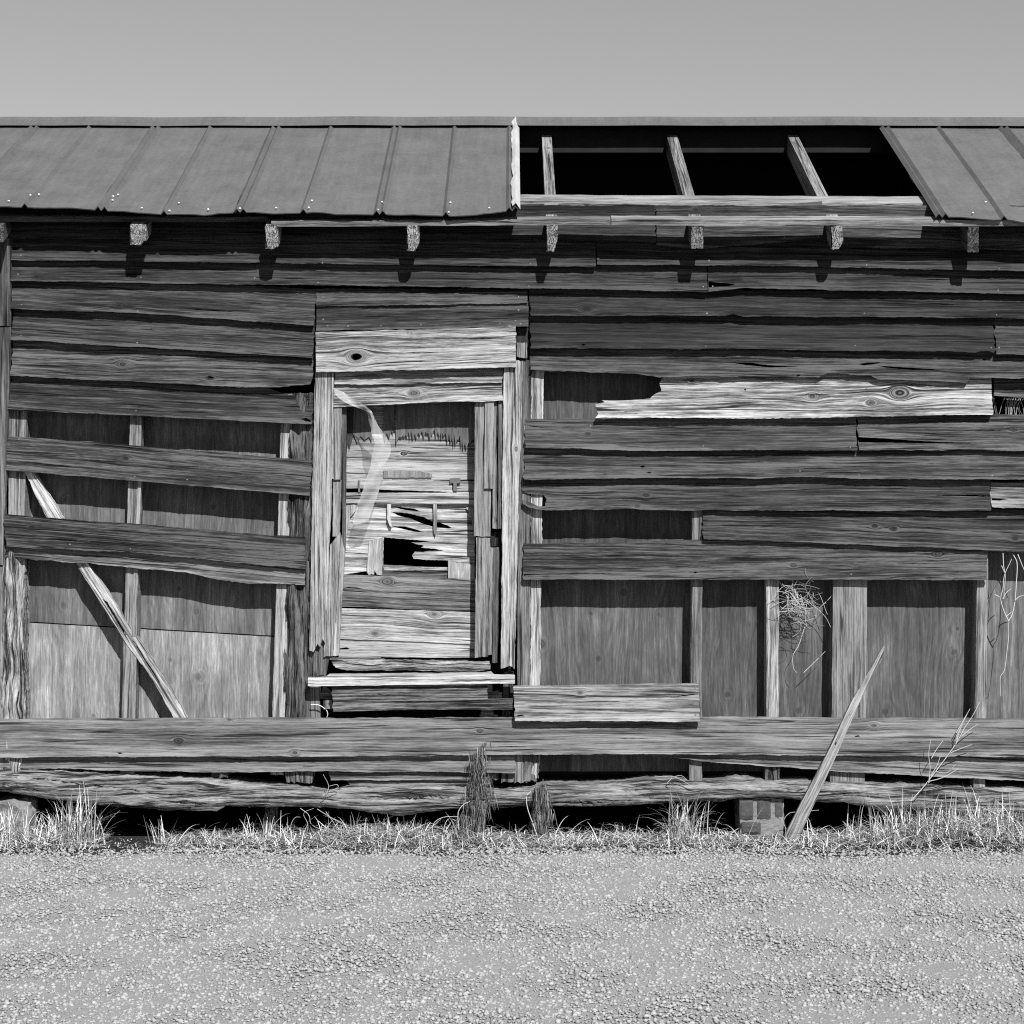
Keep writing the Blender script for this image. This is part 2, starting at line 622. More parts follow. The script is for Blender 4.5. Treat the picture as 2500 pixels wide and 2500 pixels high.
def piece(name, pts, d, th, tone, parent=None, mat='wood', g=None, con=1.0, holes=(), endr=0.004, edge=0.0012, step=0.012,
          warp=0.002, tilt=0.0, label=None, bulge=0.0, rough=0.0, su=0.06, sv=0.02, knots=(), rs=20.0, wear=False, tiltx=0.0):
    """a free-form board from a pixel outline; d = depth of its front face behind the siding plane"""
    loop = conv(pts, d)
    if sum(a[0] * b[1] - b[0] * a[1] for a, b in zip(loop, loop[1:] + loop[:1])) < 0:
        loop.reverse()
    xs = [p[0] for p in loop]; zs = [p[1] for p in loop]
    if g is None:
        g = (1, 0) if (max(xs) - min(xs)) > (max(zs) - min(zs)) else (0, 1)
    else:
        a = conv([g[0]], d)[0]; b = conv([g[1]], d)[0]
        L = math.hypot(b[0] - a[0], b[1] - a[1])
        g = ((b[0] - a[0]) / L, (b[1] - a[1]) / L)
    vs = [-p[0] * g[1] + p[1] * g[0] for p in loop]
    vm, vh = (max(vs) + min(vs)) / 2, max(1e-4, (max(vs) - min(vs)) / 2)
    zc = (max(zs) + min(zs)) / 2
    xc = (max(xs) + min(xs)) / 2
    sd = SEED[0] + 1
    def dep(x, z):
        u = x * g[0] + z * g[1]
        v = -x * g[1] + z * g[0]
        y = d + n1(u * 2.0, sd) * warp + (z - zc) * tilt + (x - xc) * tiltx
        if bulge:
            s = min(1.0, abs((v - vm) / vh))
            y -= bulge * math.sqrt(max(0.0, 1 - s * s))
        if rough:
            y += fbm(u * rs * 0.35, v * rs * 1.3, sd) * rough
        return y
    H = [conv(h, d) for h in holes]
    me, uvo = sheet_mesh(name, loop, dep, th, g, H, step=step, su=su, sv=sv, edge=edge, endr=endr)
    m = M[mat]
    if knots:
        kk = []
        for (px, py, rr) in knots:
            x, z = conv([(px, py)], d)[0]
            kk.append((x * g[0] + z * g[1] + uvo[0], -x * g[1] + z * g[0] + uvo[1], rr))
        m = (ply_mat if mat == 'ply' else wood_mat)(mat + '_with_knots', kk)
    o = link(name, me, parent or SHED, m, tone, con, label)
    return o, dep

def boxmesh(name, x0, x1, y0, y1, z0, z1, bevel=0.0):
    bm = bmesh.new()
    v = [bm.verts.new((x, y, z)) for x in (x0, x1) for y in (y0, y1) for z in (z0, z1)]
    for f in ((0, 1, 3, 2), (4, 6, 7, 5), (0, 4, 5, 1), (2, 3, 7, 6), (0, 2, 6, 4), (1, 5, 7, 3)):
        bm.faces.new([v[i] for i in f])
    bmesh.ops.recalc_face_normals(bm, faces=bm.faces)
    if bevel:
        bmesh.ops.bevel(bm, geom=bm.edges[:], offset=bevel, segments=2, affect='EDGES')
    me = bpy.data.meshes.new(name)
    bm.to_mesh(me); bm.free()
    return me

class Strands:
    """thin tubes and blades gathered into one mesh with a shade for each strand"""
    def __init__(s):
        s.v = []; s.f = []; s.c = []
    def tube(s, pts, r0, r1, shade, sides=4):
        pts = [Vector(p) for p in pts]
        n = len(pts)
        b = len(s.v)
        for i, p in enumerate(pts):
            t = (pts[min(i + 1, n - 1)] - pts[max(i - 1, 0)]).normalized()
            a = t.orthogonal().normalized()
            c = t.cross(a)
            r = r0 + (r1 - r0) * i / max(1, n - 1)
            for k in range(sides):
                w = 2 * math.pi * k / sides
                s.v.append(tuple(p + (a * math.cos(w) + c * math.sin(w)) * r))
                s.c.append(shade)
        for i in range(n - 1):
            for k in range(sides):
                k2 = (k + 1) % sides
                s.f.append((b + i * sides + k, b + i * sides + k2, b + (i + 1) * sides + k2, b + (i + 1) * sides + k))
    def blade(s, base, dirv, L, w, droop, shade, segs=5, side=None):
        p = Vector(base); d = Vector(dirv).normalized()
        sd = side or Vector((d.y, -d.x, 0))
        if sd.length < 1e-4:
            sd = Vector((1, 0, 0))
        sd = sd.normalized()
        b = len(s.v)
        for i in range(segs + 1):
            t = i / segs
            ww = w * (1 - t ** 1.6) * 0.5 + 0.0003
            s.v.append(tuple(p - sd * ww)); s.v.append(tuple(p + sd * ww))
            s.c += [shade, shade]
            p = p + d * (L / segs)
            d = (d + Vector((d.x * 0.25, d.y * 0.25, -1.0)) * droop * (0.3 + t) / segs).normalized()
            if p.z < 0.006:
                p.z = 0.006
        for i in range(segs):
            s.f.append((b + 2 * i, b + 2 * i + 1, b + 2 * i + 3, b + 2 * i + 2))
    def mesh(s, name, smooth=True):
        me = bpy.data.meshes.new(name)
        me.from_pydata(s.v, [], s.f)
        at = me.attributes.new('shade', 'FLOAT', 'POINT')
        at.data.foreach_set('value', np.array(s.c, dtype=np.float32))
        me.polygons.foreach_set('use_smooth', [smooth] * len(me.polygons))
        return me

def catmull(pts, k=6):
    P = [Vector(p) for p in pts]
    P = [P[0] * 2 - P[1]] + P + [P[-1] * 2 - P[-2]]
    out = []
    for i in range(1, len(P) - 2):
        for j in range(k):
            t = j / k
            a, b, c, d = P[i - 1], P[i], P[i + 1], P[i + 2]
            out.append(0.5 * ((2 * b) + (c - a) * t + (2 * a - 5 * b + 4 * c - d) * t * t + (3 * b - a - 3 * c + d) * t ** 3))
    out.append(P[-2])
    return out

# ------------------------------------------------------------------ ground
def ground_z(x, y):
    z = 0.012 * n2(x * 1.3, y * 1.3, 3) + 0.006 * n2(x * 5, y * 5, 4)
    if y > -0.5:
        z += 0.045 * math.exp(-((x - 2.1) / 0.42) ** 2) * math.exp(-((y + 0.12) / 0.22) ** 2)
    if -0.25 < x < 2.6:
        pass
    return z

def grid_sheet(name, xs, ys, zf):
    co = [(x, y, zf(x, y)) for y in ys for x in xs]
    nx = len(xs)
    fs = [(j * nx + i, j * nx + i + 1, (j + 1) * nx + i + 1, (j + 1) * nx + i) for j in range(len(ys) - 1) for i in range(nx - 1)]
    me = bpy.data.meshes.new(name)
    me.from_pydata(co, [], fs)
    me.polygons.foreach_set('use_smooth', [True] * len(fs))
    return me

def spread(lo, hi, a, b, st):
    return [lo, lo / 4, lo / 16] + [a + i * st for i in range(int((b - a) / st) + 1)] + [hi / 16, hi / 4, hi]

ground = link('ground', grid_sheet('ground', spread(-1500, 1500, -4.5, 4.5, 0.05), spread(-1500, 1500, -1.2, 3.6, 0.05),
              lambda x, y: ground_z(x, y) if (abs(x) < 4.6 and -1.3 < y < 3.7) else 0.0), None, M['soil'])
ground['kind'] = 'structure'

def lane_edge(x):
    return -0.40 + 0.05 * n1(x * 2.1, 8) + 0.03 * n1(x * 7.0, 9)
gx_ = [-60, -20] + [-5 + 0.06 * i for i in range(168)] + [20, 60]
rows = 46
co = []
for j in range(rows + 1):
    t = j / rows
    for x in gx_:
        e = lane_edge(x)
        y = e + (-6.6 - e) * t ** 1.8
        co.append((x, y, 0.022 * min(1.0, t * 8) + 0.004 + 0.006 * n2(x * 3, y * 3, 5) + 0.004 * n2(x * 14, y * 14, 6)))
nx = len(gx_)
lane_me = bpy.data.meshes.new('gravel_lane')
lane_me.from_pydata(co, [], [((j + 1) * nx + i, (j + 1) * nx + i + 1, j * nx + i + 1, j * nx + i) for j in range(rows) for i in range(nx - 1)])
lane_me.polygons.foreach_set('use_smooth', [True] * len(lane_me.polygons))
lane = link('gravel_lane', lane_me, None, M['gravel'])
lane['kind'] = 'structure'

# ------------------------------------------------------------------ shed: dark shell (floor, back and end walls, added sun-blocking deck)
XL, XR = W(-20, 0)[0], W(2900, 0)[0]
SL = math.tan(math.radians(27.0))
YE, ZE, YR = -0.172, 2.833, 1.20
ZR = ZE + SL * (YR - YE)
YB = 2 * YR - YE
def shell(name, x0, x1, y0, y1, z0, z1):
    return link(name, boxmesh(name, x0, x1, y0, y1, z0, z1), SHED, M['dark'])
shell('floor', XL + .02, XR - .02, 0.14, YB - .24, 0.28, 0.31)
shell('sun_block_deck', XL + .02, XR - .02, 0.10, YB - .24, 2.70, 2.73)  # unseen deck added to keep sun from the roof opening off the back wall
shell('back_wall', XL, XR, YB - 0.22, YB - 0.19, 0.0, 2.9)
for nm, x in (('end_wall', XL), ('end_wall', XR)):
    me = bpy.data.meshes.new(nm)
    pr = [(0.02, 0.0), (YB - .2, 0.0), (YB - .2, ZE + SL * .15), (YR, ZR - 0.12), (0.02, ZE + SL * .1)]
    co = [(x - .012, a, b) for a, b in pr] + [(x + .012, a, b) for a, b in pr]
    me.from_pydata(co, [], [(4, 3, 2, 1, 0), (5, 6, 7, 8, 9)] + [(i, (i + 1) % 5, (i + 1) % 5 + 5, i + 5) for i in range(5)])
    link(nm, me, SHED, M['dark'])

# ------------------------------------------------------------------ roof: rafters, battens, five-rib metal sheets
def rafter(px, w, zb_px, tone, rag=0):
    d0 = -0.142
    xc = W(px, 560, d0)[0]
    z0 = 2.79
    zb = W(px, zb_px, d0)[2]
    h = z0 - zb
    me = bpy.data.meshes.new('rafter')
    co = []
    x0, x1 = xc - w / 2, xc + w / 2
    ys = [d0, 0.2, 0.6, YR - 0.02]
    for y in ys:
        zt = z0 + SL * (y - d0)
        for (x, z) in ((x0, zt - h), (x1, zt - h), (x1, zt), (x0, zt)):
            co.append((x, y + 0.0, z))
    fs = []
    for i in range(len(ys) - 1):
        for k in range(4):
            fs.append((i * 4 + k, i * 4 + (k + 1) % 4, (i + 1) * 4 + (k + 1) % 4, (i + 1) * 4 + k))
    fs = [tuple(reversed(f)) for f in fs]
    me.from_pydata(co, [], fs)
    uvl = me.uv_layers.new(name='grain')
    o_ = rnd.uniform(0, 40)
    for l in me.loops:
        c = co[l.vertex_index]
        uvl.data[l.index].uv = (c[1] + o_, c[0] + (c[2] - SL * c[1]) * 0.9 + o_)
    o = link('rafter', me, SHED, M['wood'], tone, 1.0)
    # sawn end
    sd = SEED[0] = SEED[0] + 1
    lp = [(x0, z0 - h), (x1, z0 - h), (x1, z0), (x0, z0)]
    if rag:
        c = rag
        lp = [(x0 + w * .1, z0 - h), (x1 - w * .35, z0 - h), (x1, z0 - h + h * c), (x1, z0), (x0, z0)]
        me.vertices[1].co.z += h * c * .8
    e, _ = sheet_mesh('rafter_end', lp, lambda x, z: d0 - 0.004 + n2(x * 60, z * 60, sd) * 0.003, 0.012, (0, 1), step=0.006, su=.02, sv=.02,
                      edge=0.0022, endr=0.006, uvo=(-(z0 - h * rnd.uniform(.3, 1.2)), xc + rnd.uniform(-.03, .03)))
    link('rafter_end', e, o, M['end'], tone * 1.35, 1.0)
    return o
for px, w, zb, tone, rag in ((337, .072, 598, .34, .22), (664, .056, 607, .36, .1), (1008, .054, 612, .38, .28), (1348, .05, 614, .33, .5),
                             (1702, .054, 607, .27, 0), (2043, .052, 608, .33, .3), (2375, .05, 616, .15, 0), (2715, .05, 616, .2, 0), (-5, .05, 590, .2, 0)):
    rafter(px, w, zb, tone, rag)

def slope_bar(name, px0, px1, y0, y1, lift, th, tone, parent=SHED, dz=(0, 0), con=1.0, label=None):
    """a batten lying on the rafters from depth y0 (lower edge) to y1"""
    zb = lambda y: 2.79 + SL * (y + 0.142) + lift
    a = W(px0, 500, (y0 + y1) / 2)[0]; b = W(px1, 500, (y0 + y1) / 2)[0]
    n = max(3, int((b - a) / 0.03))
    sd = SEED[0] = SEED[0] + 1
    co = []
    for i in range(n + 1):
        t = i / n
        x = a + (b - a) * t
        e = dz[0] + (dz[1] - dz[0]) * t
        j = n1(x * 14, sd) * 0.003 + n1(x * 60, sd) * 0.0015
        k = n1(x * 11, sd + .4) * 0.003 + n1(x * 50, sd) * 0.002
        q = n1(x * 2.0, sd + .7) * 0.004
        co += [(x, y0 + j, zb(y0) + e + q), (x, y0 + j - 0.004, zb(y0) + th + e + k + q), (x, y1, zb(y1) + th + e + k * .6 + q), (x, y1, zb(y1) + e + q)]
    fs = []
    for i in range(n):
        for k in range(4):
            fs.append((i * 4 + k, (i + 1) * 4 + k, (i + 1) * 4 + (k + 1) % 4, i * 4 + (k + 1) % 4))
    fs += [(3, 2, 1, 0), tuple(n * 4 + k for k in range(4))]
    fs = [tuple(reversed(f)) for f in fs]
    me = bpy.data.meshes.new(name)
    me.from_pydata(co, [], fs)
    bm = bmesh.new(); bm.from_mesh(me); bmesh.ops.recalc_face_normals(bm, faces=bm.faces); bm.to_mesh(me); bm.free()
    uvl = me.uv_layers.new(name='grain')
    o_ = rnd.uniform(0, 40)
    for l in me.loops:
        c = co[l.vertex_index]
        uvl.data[l.index].uv = (c[0] + o_, c[1] + c[2] * 1.0 + o_)
    return link(name, me, parent, M['wood'], tone, con, label)
slope_bar('roof_batten', -430, 655, -.10, -.05, 0, .024, .16)  # this and the next batten toned down to paint in the roof's shade
slope_bar('roof_batten', 664, 1490, -.142, -.095, 0.0, .024, .24, dz=(-.006, .0))
slope_bar('roof_batten', 1492, 2900, -.150, -.100, 0.001, .025, .34, dz=(.001, -.006))
slope_bar('roof_batten', 1240, 2900, .065, .16, 0.004, .030, .36, dz=(0, -.012))
for y in (0.42, 0.78, 1.08):
    slope_bar('roof_batten', -430, 1262, y, y + .09, 0.0, .028, .28)
    slope_bar('roof_batten', 2225, 2900, y, y + .09, 0.0, .028, .28)
# blocking boards closing the gaps between the rafters above the eave batten
for pts, tone in (([(1240, 500), (1329, 496), (1329, 545), (1240, 545)], .17), ([(1364, 497), (1500, 498), (1678, 503), (1678, 545), (1364, 545)], .19),
                  ([(1709, 520), (1790, 510), (1900, 500), (2007, 491), (2007, 545), (1709, 545)], .24),
                  ([(2047, 509), (2150, 506), (2268, 502), (2268, 545), (2047, 545)], .26)):
    piece('blocking_board', pts, 0.035, 0.02, tone, con=.9)

# metal sheets
def roof_sheet(edges, eave, name='roof_sheet', end_flange=None, parent=SHED, seed=1, over=0.0, last=False):
    """one five-rib sheet; edges = (left, right) in eave pixels, eave = pixel polyline of its lower edge"""
    y0 = YE
    px0, px1 = edges
    X0, X1 = W(px0, 520, y0)[0] - 0.025, W(px1, 520, y0)[0] - (0.0 if last else 0.025)
    prof = []
    wv, hv = 0.014, 0.017
    wid = X1 - X0
    cs = [0.015, 0.044, wid / 2 + 0.0] + ([wid - 0.043, wid - 0.014] if last else [])
    xs = [0.0]
    for c in cs:
        xs += [c - wv, c, c + wv]
    xs.append(wid)
    fill = []
    for a, b in zip(xs, xs[1:]):
        k = max(1, int((b - a) / 0.03))
        fill += [a + (b - a) * i / k for i in range(k)]
    fill.append(wid)
    def rib(x):
        return max([0.0] + [hv * (1 - abs(x - c) / wv) for c in cs if abs(x - c) < wv])
    ny = 30
    co = []
    Lr = YR - YE
    for j in range(ny + 1):
        t = (j / ny) ** 1.5
        for x in fill:
            X = X0 + x
            px = X / ((D + y0) / F) + 1250
            ze = W(px, interp(eave, px), y0)[2] - ZE          # how far this bit of the eave sags
            fall = math.exp(-t * 3.2)
            yy = y0 + Lr * t
            zz = ZE + SL * Lr * t + ze * fall + rib(x) + over
            zz += (0.006 * n2(X * 6, yy * 5, seed) + 0.004 * n2(X * 17, yy * 13, seed + 2)) * (0.3 + 0.7 * fall)
            if j == 0:
                yy += 0.004 * n1(X * 25, seed)
            co.append((X, yy, zz))
    n = len(fill)
    fs = [(j * n + i, j * n + i + 1, (j + 1) * n + i + 1, (j + 1) * n + i) for j in range(ny) for i in range(n - 1)]
    # 1 mm of thickness at the eave: folded drip
    b = len(co)
    for i in range(n):
        c = co[i]
        co.append((c[0], c[1] + 0.003, c[2] - 0.004))
    fs += [(b + i, b + i + 1, i + 1, i) for i in range(n - 1)]
    me = bpy.data.meshes.new(name)
    me.from_pydata(co, [], fs)
    me.polygons.foreach_set('use_smooth', [False] * len(fs))
    o = link(name, me, parent, M['roof'])
    return o, (lambda px, t: (W(px, 520, y0)[0], y0 + Lr * t, ZE + SL * Lr * t + (W(px, interp(eave, px), y0)[2] - ZE) * math.exp(-t * 3.2) + 0.012))
EAVE = [(-450, 500), (-200, 500), (0, 505), (74, 506), (160, 507), (244, 512), (330, 518), (412, 524), (500, 523), (583, 519), (670, 520), (754, 518), (840, 521),
        (924, 524), (1010, 526), (1095, 528), (1200, 521), (1268, 511)]
EAVER = [(2285, 528), (2380, 532), (2463, 535), (2500, 541), (2900, 556)]
SCREW = None
def screw(parent, p):
    global SCREW
    if SCREW is None:
        bm = bmesh.new()
        bmesh.ops.create_uvsphere(bm, u_segments=8, v_segments=5, radius=1.0)
        SCREW = bpy.data.meshes.new('screw_head')
        bm.to_mesh(SCREW); bm.free()
        SCREW.materials.append(M['screw'])
    o = bpy.data.objects.new('screw', SCREW)
    o.location = p
    o.scale = (0.0052, 0.0052, 0.004)
    COL.objects.link(o)
    o.parent = parent
roof_sheet((-440, -98), EAVE, seed=7)
LS = [(-98, 244), (244, 583), (583, 924), (924, 1266)]
scr = {0: [(13, .04), (53, .11), (72, .12)], 1: [(262, .08), (257, .12), (266, .14), (343, .02), (412, .012), (425, .085)], 2: [(584, .015), (672, .025), (752, .02), (754, .09), (506, .02)],
       3: [(928, .095), (922, .02), (1095, .012), (1097, .1), (1194, .03)]}
for i, e in enumerate(LS):
    o, at = roof_sheet(e, EAVE, seed=i + 1, over=0.0015 * (i % 2), last=(i == 3))
    for px, t in scr[i]:
        screw(o, at(px, t))
    if i == 3:      # bright bare metal flange along the torn side of the last sheet
        bm = bmesh.new()
        vs = []
        for j in range(25):
            t = j / 24
            p = Vector(at(1266, t))
            w = 0.030 + 0.012 * n1(t * 22, 3)
            vs.append([bm.verts.new(p + Vector((-w, -.004, .003 + .004 * n1(t * 30, 5)))), bm.verts.new(p + Vector((-w * .45, -.004, .017))),
                       bm.verts.new(p + Vector((0.008, -.002, -.012)))])
        for a, b in zip(vs, vs[1:]):
            for k in range(2):
                bm.faces.new((a[k], a[k + 1], b[k + 1], b[k]))
        fm = bpy.data.meshes.new('edge_flange')
        bm.to_mesh(fm); bm.free()
        link('edge_flange', fm, o, M['galv'], label='bright torn bare metal edge of the roof sheet')
for i, e in enumerate([(2298, 2632), (2632, 2980)]):
    o, at = roof_sheet(e, EAVER, seed=i + 11, over=0.0015 * (i % 2))
    for px, t in ([(2379, .02), (2429, .12)] if i == 0 else [(2700, .03)]):
        screw(o, at(px, t))
# ridge board, far slope and ridge cap
shell('ridge_board', W(-440, 0)[0], XR + .2, YR - .02, YR + .02, ZR - .16, ZR - .022)
bm = bmesh.new()
xa, xb = W(-446, 500, YE)[0], W(2960, 500, YE)[0]
co = [(xa, YR, ZR - .004), (xb, YR, ZR - .004), (xb, YB, ZE - .004), (xa, YB, ZE - .004)]
co += [(x, y, z - .014) for x, y, z in co]
me = bpy.data.meshes.new('far_roof_slope')
me.from_pydata(co, [], [(0, 1, 2, 3), (7, 6, 5, 4), (0, 4, 5, 1), (1, 5, 6, 2), (2, 6, 7, 3), (3, 7, 4, 0)])
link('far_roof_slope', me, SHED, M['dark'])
bm.free()
ncap = 60
co = []
for i in range(ncap + 1):
    x = xa + (xb - xa) * i / ncap
    w = 0.004 * n1(x * 3, 21)
    for (yy, zz) in ((-.11, -.11 * SL + .018), (-.03, -.03 * SL + .022), (0, .03), (.03, -.03 * SL + .022), (.11, -.11 * SL + .018)):
        co.append((x, YR + yy, ZR + zz + w))
me = bpy.data.meshes.new('ridge_cap')
me.from_pydata(co, [], [(i * 5 + k, (i + 1) * 5 + k, (i + 1) * 5 + k + 1, i * 5 + k + 1) for i in range(ncap) for k in range(4)])
link('ridge_cap', me, SHED, M['roof'])

# ------------------------------------------------------------------ frame: plywood sheathing, studs, posts, brace
PD = 0.088
def plyp(pts, tone, knots=(), con=1.0, d=PD, label=None):
    return piece('plywood_panel', pts, d, 0.012, tone, mat='ply', g=((0, 1000), (0, 0)), con=con, endr=0.001, edge=0.0008, step=.05, su=.1, sv=.1, warp=.003, knots=knots, label=label)[0]
plyp([(-10, 960), (735, 960), (735, 1556), (62, 1517), (-10, 1514)], .26, ((159, 1220, .022), (521, 1237, .022), (156, 1478, .028), (438, 1438, .018), (480, 1493, .024)))
plyp([(-10, 1517), (62, 1520), (735, 1559), (735, 1885), (-10, 1885)], .40, ((483, 1652, .032), (416, 1611, .018), (228, 1748, .02)))
plyp([(1290, 880), (1697, 880), (1697, 1366), (1290, 1366)], .19, ((1500, 1280, .02),), 1.25)
plyp([(1290, 1369), (1697, 1369), (1697, 1883), (1290, 1883)], .225, ((1524, 1446, .03), (1442, 1498, .018), (1608, 1500, .02), (1322, 1572, .035), (1461, 1608, .02)), 1.25)
plyp([(1700, 1180), (1885, 1180), (1885, 1883), (1700, 1883)], .19, ((1776, 1696, .024),), 1.3)
plyp([(1888, 1180), (2075, 1180), (2075, 1860), (1888, 1860)], .215, ((1950, 1734, .024),), 1.2)
plyp([(2078, 1180), (2398, 1180), (2398, 1860), (2078, 1860)], .205, ((2329, 1592, .02), (2161, 1738, .026), (2338, 1535, .014)), 1.35)
plyp([(2401, 1180), (2900, 1180), (2900, 1860), (2401, 1860)], .26, ((2560, 1500, .02),), 1.3)

def stud(x0, x1, y0, x2, x3, y1, tone, mat='wood', d=0.0, th=0.084, con=1.0, name='stud', bulge=0, rough=0, edge=.0012, endr=.004, rs=20, label=None, sv=.02, su=.06, step=.012):
    return piece(name, [(x0, y0), (x1, y0), (x3, y1), (x2, y1)], d, th, tone, mat=mat, g=((((x2 + x3) / 2), y1), ((x0 + x1) / 2, y0)), con=con,
                 bulge=bulge, rough=rough, edge=edge, endr=endr, rs=rs, label=label, sv=sv, su=su, step=step)[0]
stud(319, 346, 960, 293, 327, 1892, .34)
stud(688, 714, 960, 661, 692, 1892, .44)
stud(22, 66, 960, 20, 58, 1370, .30, con=1.3)
stud(3, 62, 1340, 5, 60, 1893, .42, 'rot', name='post', bulge=.02, rough=.03, edge=.004, con=2.2, label='knotty split corner post with peeling bark', sv=.012, su=.02, step=.008)
stud(712, 764, 960, 690, 776, 1842, .19, 'rot', d=.012, name='post', bulge=.02, rough=.03, edge=.004, con=2.0, label='dark rotten post flaking beside the window', sv=.012, su=.02, step=.008)
stud(750, 768, 960, 746, 782, 1760, .20, d=-.004, th=.03, name='corner_strip')
stud(1298, 1328, 880, 1294, 1316, 1900, .46, 'wood', con=1.5, edge=.004, label='pale peeling stud with black flakes')
stud(1266, 1296, 880, 1262, 1294, 1908, .26, d=-.004, th=.08)
stud(1692, 1714, 1180, 1682, 1714, 1912, .27)
stud(1871, 1901, 1180, 1871, 1901, 1880, .46, con=1.3)
stud(2038, 2120, 1180, 2028, 2112, 1914, .33, name='wide_stud', con=.8)
stud(2396, 2420, 880, 2376, 2404, 1926, .34)
stud(2560, 2590, 880, 2560, 2590, 1926, .3)
stud(1868, 1902, 1850, 1868, 1902, 1909, .22, 'rot', d=-.004, rough=.02, name='stud_foot', sv=.01, su=.015, step=.007)
stud(515, 559, 1840, 517, 557, 1899, .2, 'rot', d=.0, rough=.02, name='stud_foot', endr=.012)
stud(693, 770, 1872, 700, 762, 1911, .24, 'rot', d=.004, bulge=.006, rough=.006, name='stud_foot', endr=.012)
stud(1184, 1217, 1840, 1184, 1217, 1902, .28, d=.004, endr=.012, name='stud_foot')
stud(1224, 1254, 1840, 1224, 1254, 1909, .24, d=.002, endr=.012, name='stud_foot')
stud(1256, 1276, 1835, 1256, 1278, 1910, .34, d=-.008, th=.02, endr=.008, name='stud_foot')
stud(1279, 1311, 1835, 1279, 1311, 1908, .22, 'rot', d=-.006, endr=.016, rough=.02, name='stud_foot')
# double strip nailed beside the left stud
stud(337, 345, 1170, 320, 329, 1553, .36, d=-.006, th=.05, name='stud_strip')
# let-in diagonal brace with its long crack
piece('brace', [(55, 1142), (78, 1146), (150, 1262), (217, 1379), (300, 1505), (334, 1555), (395, 1650), (462, 1762), (430, 1762), (360, 1640), (296, 1556), (186, 1377), (112, 1262)],
      -.003, .05, .46, con=1.5, g=((440, 1756), (66, 1150)), edge=.003, rough=.006, sv=.012, su=.03,
      holes=[[(250, 1462), (262, 1470), (312, 1552), (300, 1545)], [(322, 1562), (330, 1568), (392, 1668), (384, 1664)]], label='diagonal brace cracked along its length')

# ------------------------------------------------------------------ left corner board
piece('corner_board', [(-30, 575), (27, 578), (25, 796), (-30, 796)], -.032, .03, .15)
piece('corner_board', [(-30, 800), (26, 799), (20, 1010), (10, 1260), (6, 1380), (-30, 1380)], -.030, .03, .24)
piece('corner_board', [(-30, 1384), (8, 1384), (6, 1890), (-30, 1890)], -.02, .03, .3)

# ------------------------------------------------------------------ siding, top rows
siding([(-30, 500), (1600, 500)], [(-30, 582), (600, 585), (1200, 582), (1600, 592)], .085, slits=0)
siding([(1602, 500), (2900, 500)], [(1602, 600), (1720, 608), (1850, 596), (2010, 583), (2060, 606), (2250, 606), (2500, 612), (2900, 618)], .15, slits=0, nails=((1998, 578), (1915, 579), (2223, 590)))
siding([(28, 576), (800, 578), (1455, 576)], [(29, 636), (414, 640), (787, 645), (1100, 648), (1454, 653)], .105, slits=3, endr=.003,
       nails=((51, 624), (352, 631), (787, 642), (1295, 644), (786, 642)))
siding([(1457, 574), (2000, 574), (2900, 590)], [(1457, 646), (1900, 650), (2115, 655), (2500, 663), (2900, 668)], .10, slits=2, endr=.003, nails=((1731, 636), (1668, 634), (2116, 647), (2440, 656)))
siding([(27, 622), (800, 632), (1727, 640)], [(27, 686), (414, 693), (787, 697), (990, 700), (1487, 708), (1727, 714)], .115, slits=4, endr=.003,
       nails=((44, 670), (344, 677), (622, 679), (1291, 699), (1717, 700), (777, 690)))
siding([(1729, 637), (2100, 642), (2900, 655)], [(1729, 712), (1816, 704), (1900, 705), (1981, 708), (2500, 719), (2900, 725)], .11, slits=2,
       holes=[[(1730, 687), (1760, 690), (1796, 695), (1780, 699), (1750, 701), (1730, 702)]], nails=((1740, 699), (2107, 700), (2437, 709)), endr=.003)
# left bay
siding([(29, 676), (400, 684), (771, 705)], [(27, 754), (331, 765), (766, 795)], .135, nails=((53, 745), (336, 760)), endr=.007)
siding([(31, 744), (400, 756), (767, 786)], [(29, 830), (331, 847), (764, 875)], .14, nails=((335, 837), (51, 820)), endr=.007)
siding([(30, 820), (400, 838), (765, 864)], [(27, 916), (331, 933), (600, 946), (704, 944), (762, 938)], .18, con=1.4, endr=.007,
       knots=((298, 889, .028), (513, 922, .018)), holes=[[(505, 921), (512, 918), (524, 921), (518, 925)]], label='siding board with swirling pale grain and knots')
siding([(27, 905), (331, 922), (640, 942), (700, 962), (763, 963)], [(21, 1000), (331, 1015), (762, 1036)], .145, con=1.3, nails=((332, 1003), (42, 988)), endr=.007,
       holes=[[(735, 1023), (748, 1020), (760, 1027), (760, 1031), (745, 1028)]])
siding([(19, 1065), (224, 1079), (500, 1102), (762, 1124)], [(14, 1148), (331, 1174), (756, 1210)], .18, con=1.5, ytop=-.022, ybot=-.032, slits=4, nails=((46, 1073), (329, 1164), (457, 1171)), endr=.008)
siding([(14, 1326), (331, 1340), (745, 1372)], [(14, 1360), (248, 1379), (455, 1397), (538, 1416), (609, 1426), (660, 1424), (745, 1428)], .27, ytop=-.02, ybot=-.026, th=.02, slits=0, edge=.003, endr=.006,
       nails=((345, 1388),), con=.8)
siding([(6, 1256), (306, 1277), (596, 1302), (712, 1310), (745, 1311)], [(17, 1335), (315, 1347), (418, 1358), (745, 1389)], .15, con=1.7, ytop=-.028, ybot=-.046, th=.02, slits=3, flare=1.2, edge=.003, endr=.008,
       nails=((171, 1329), (318, 1340)), knots=((77, 1288, .014),))
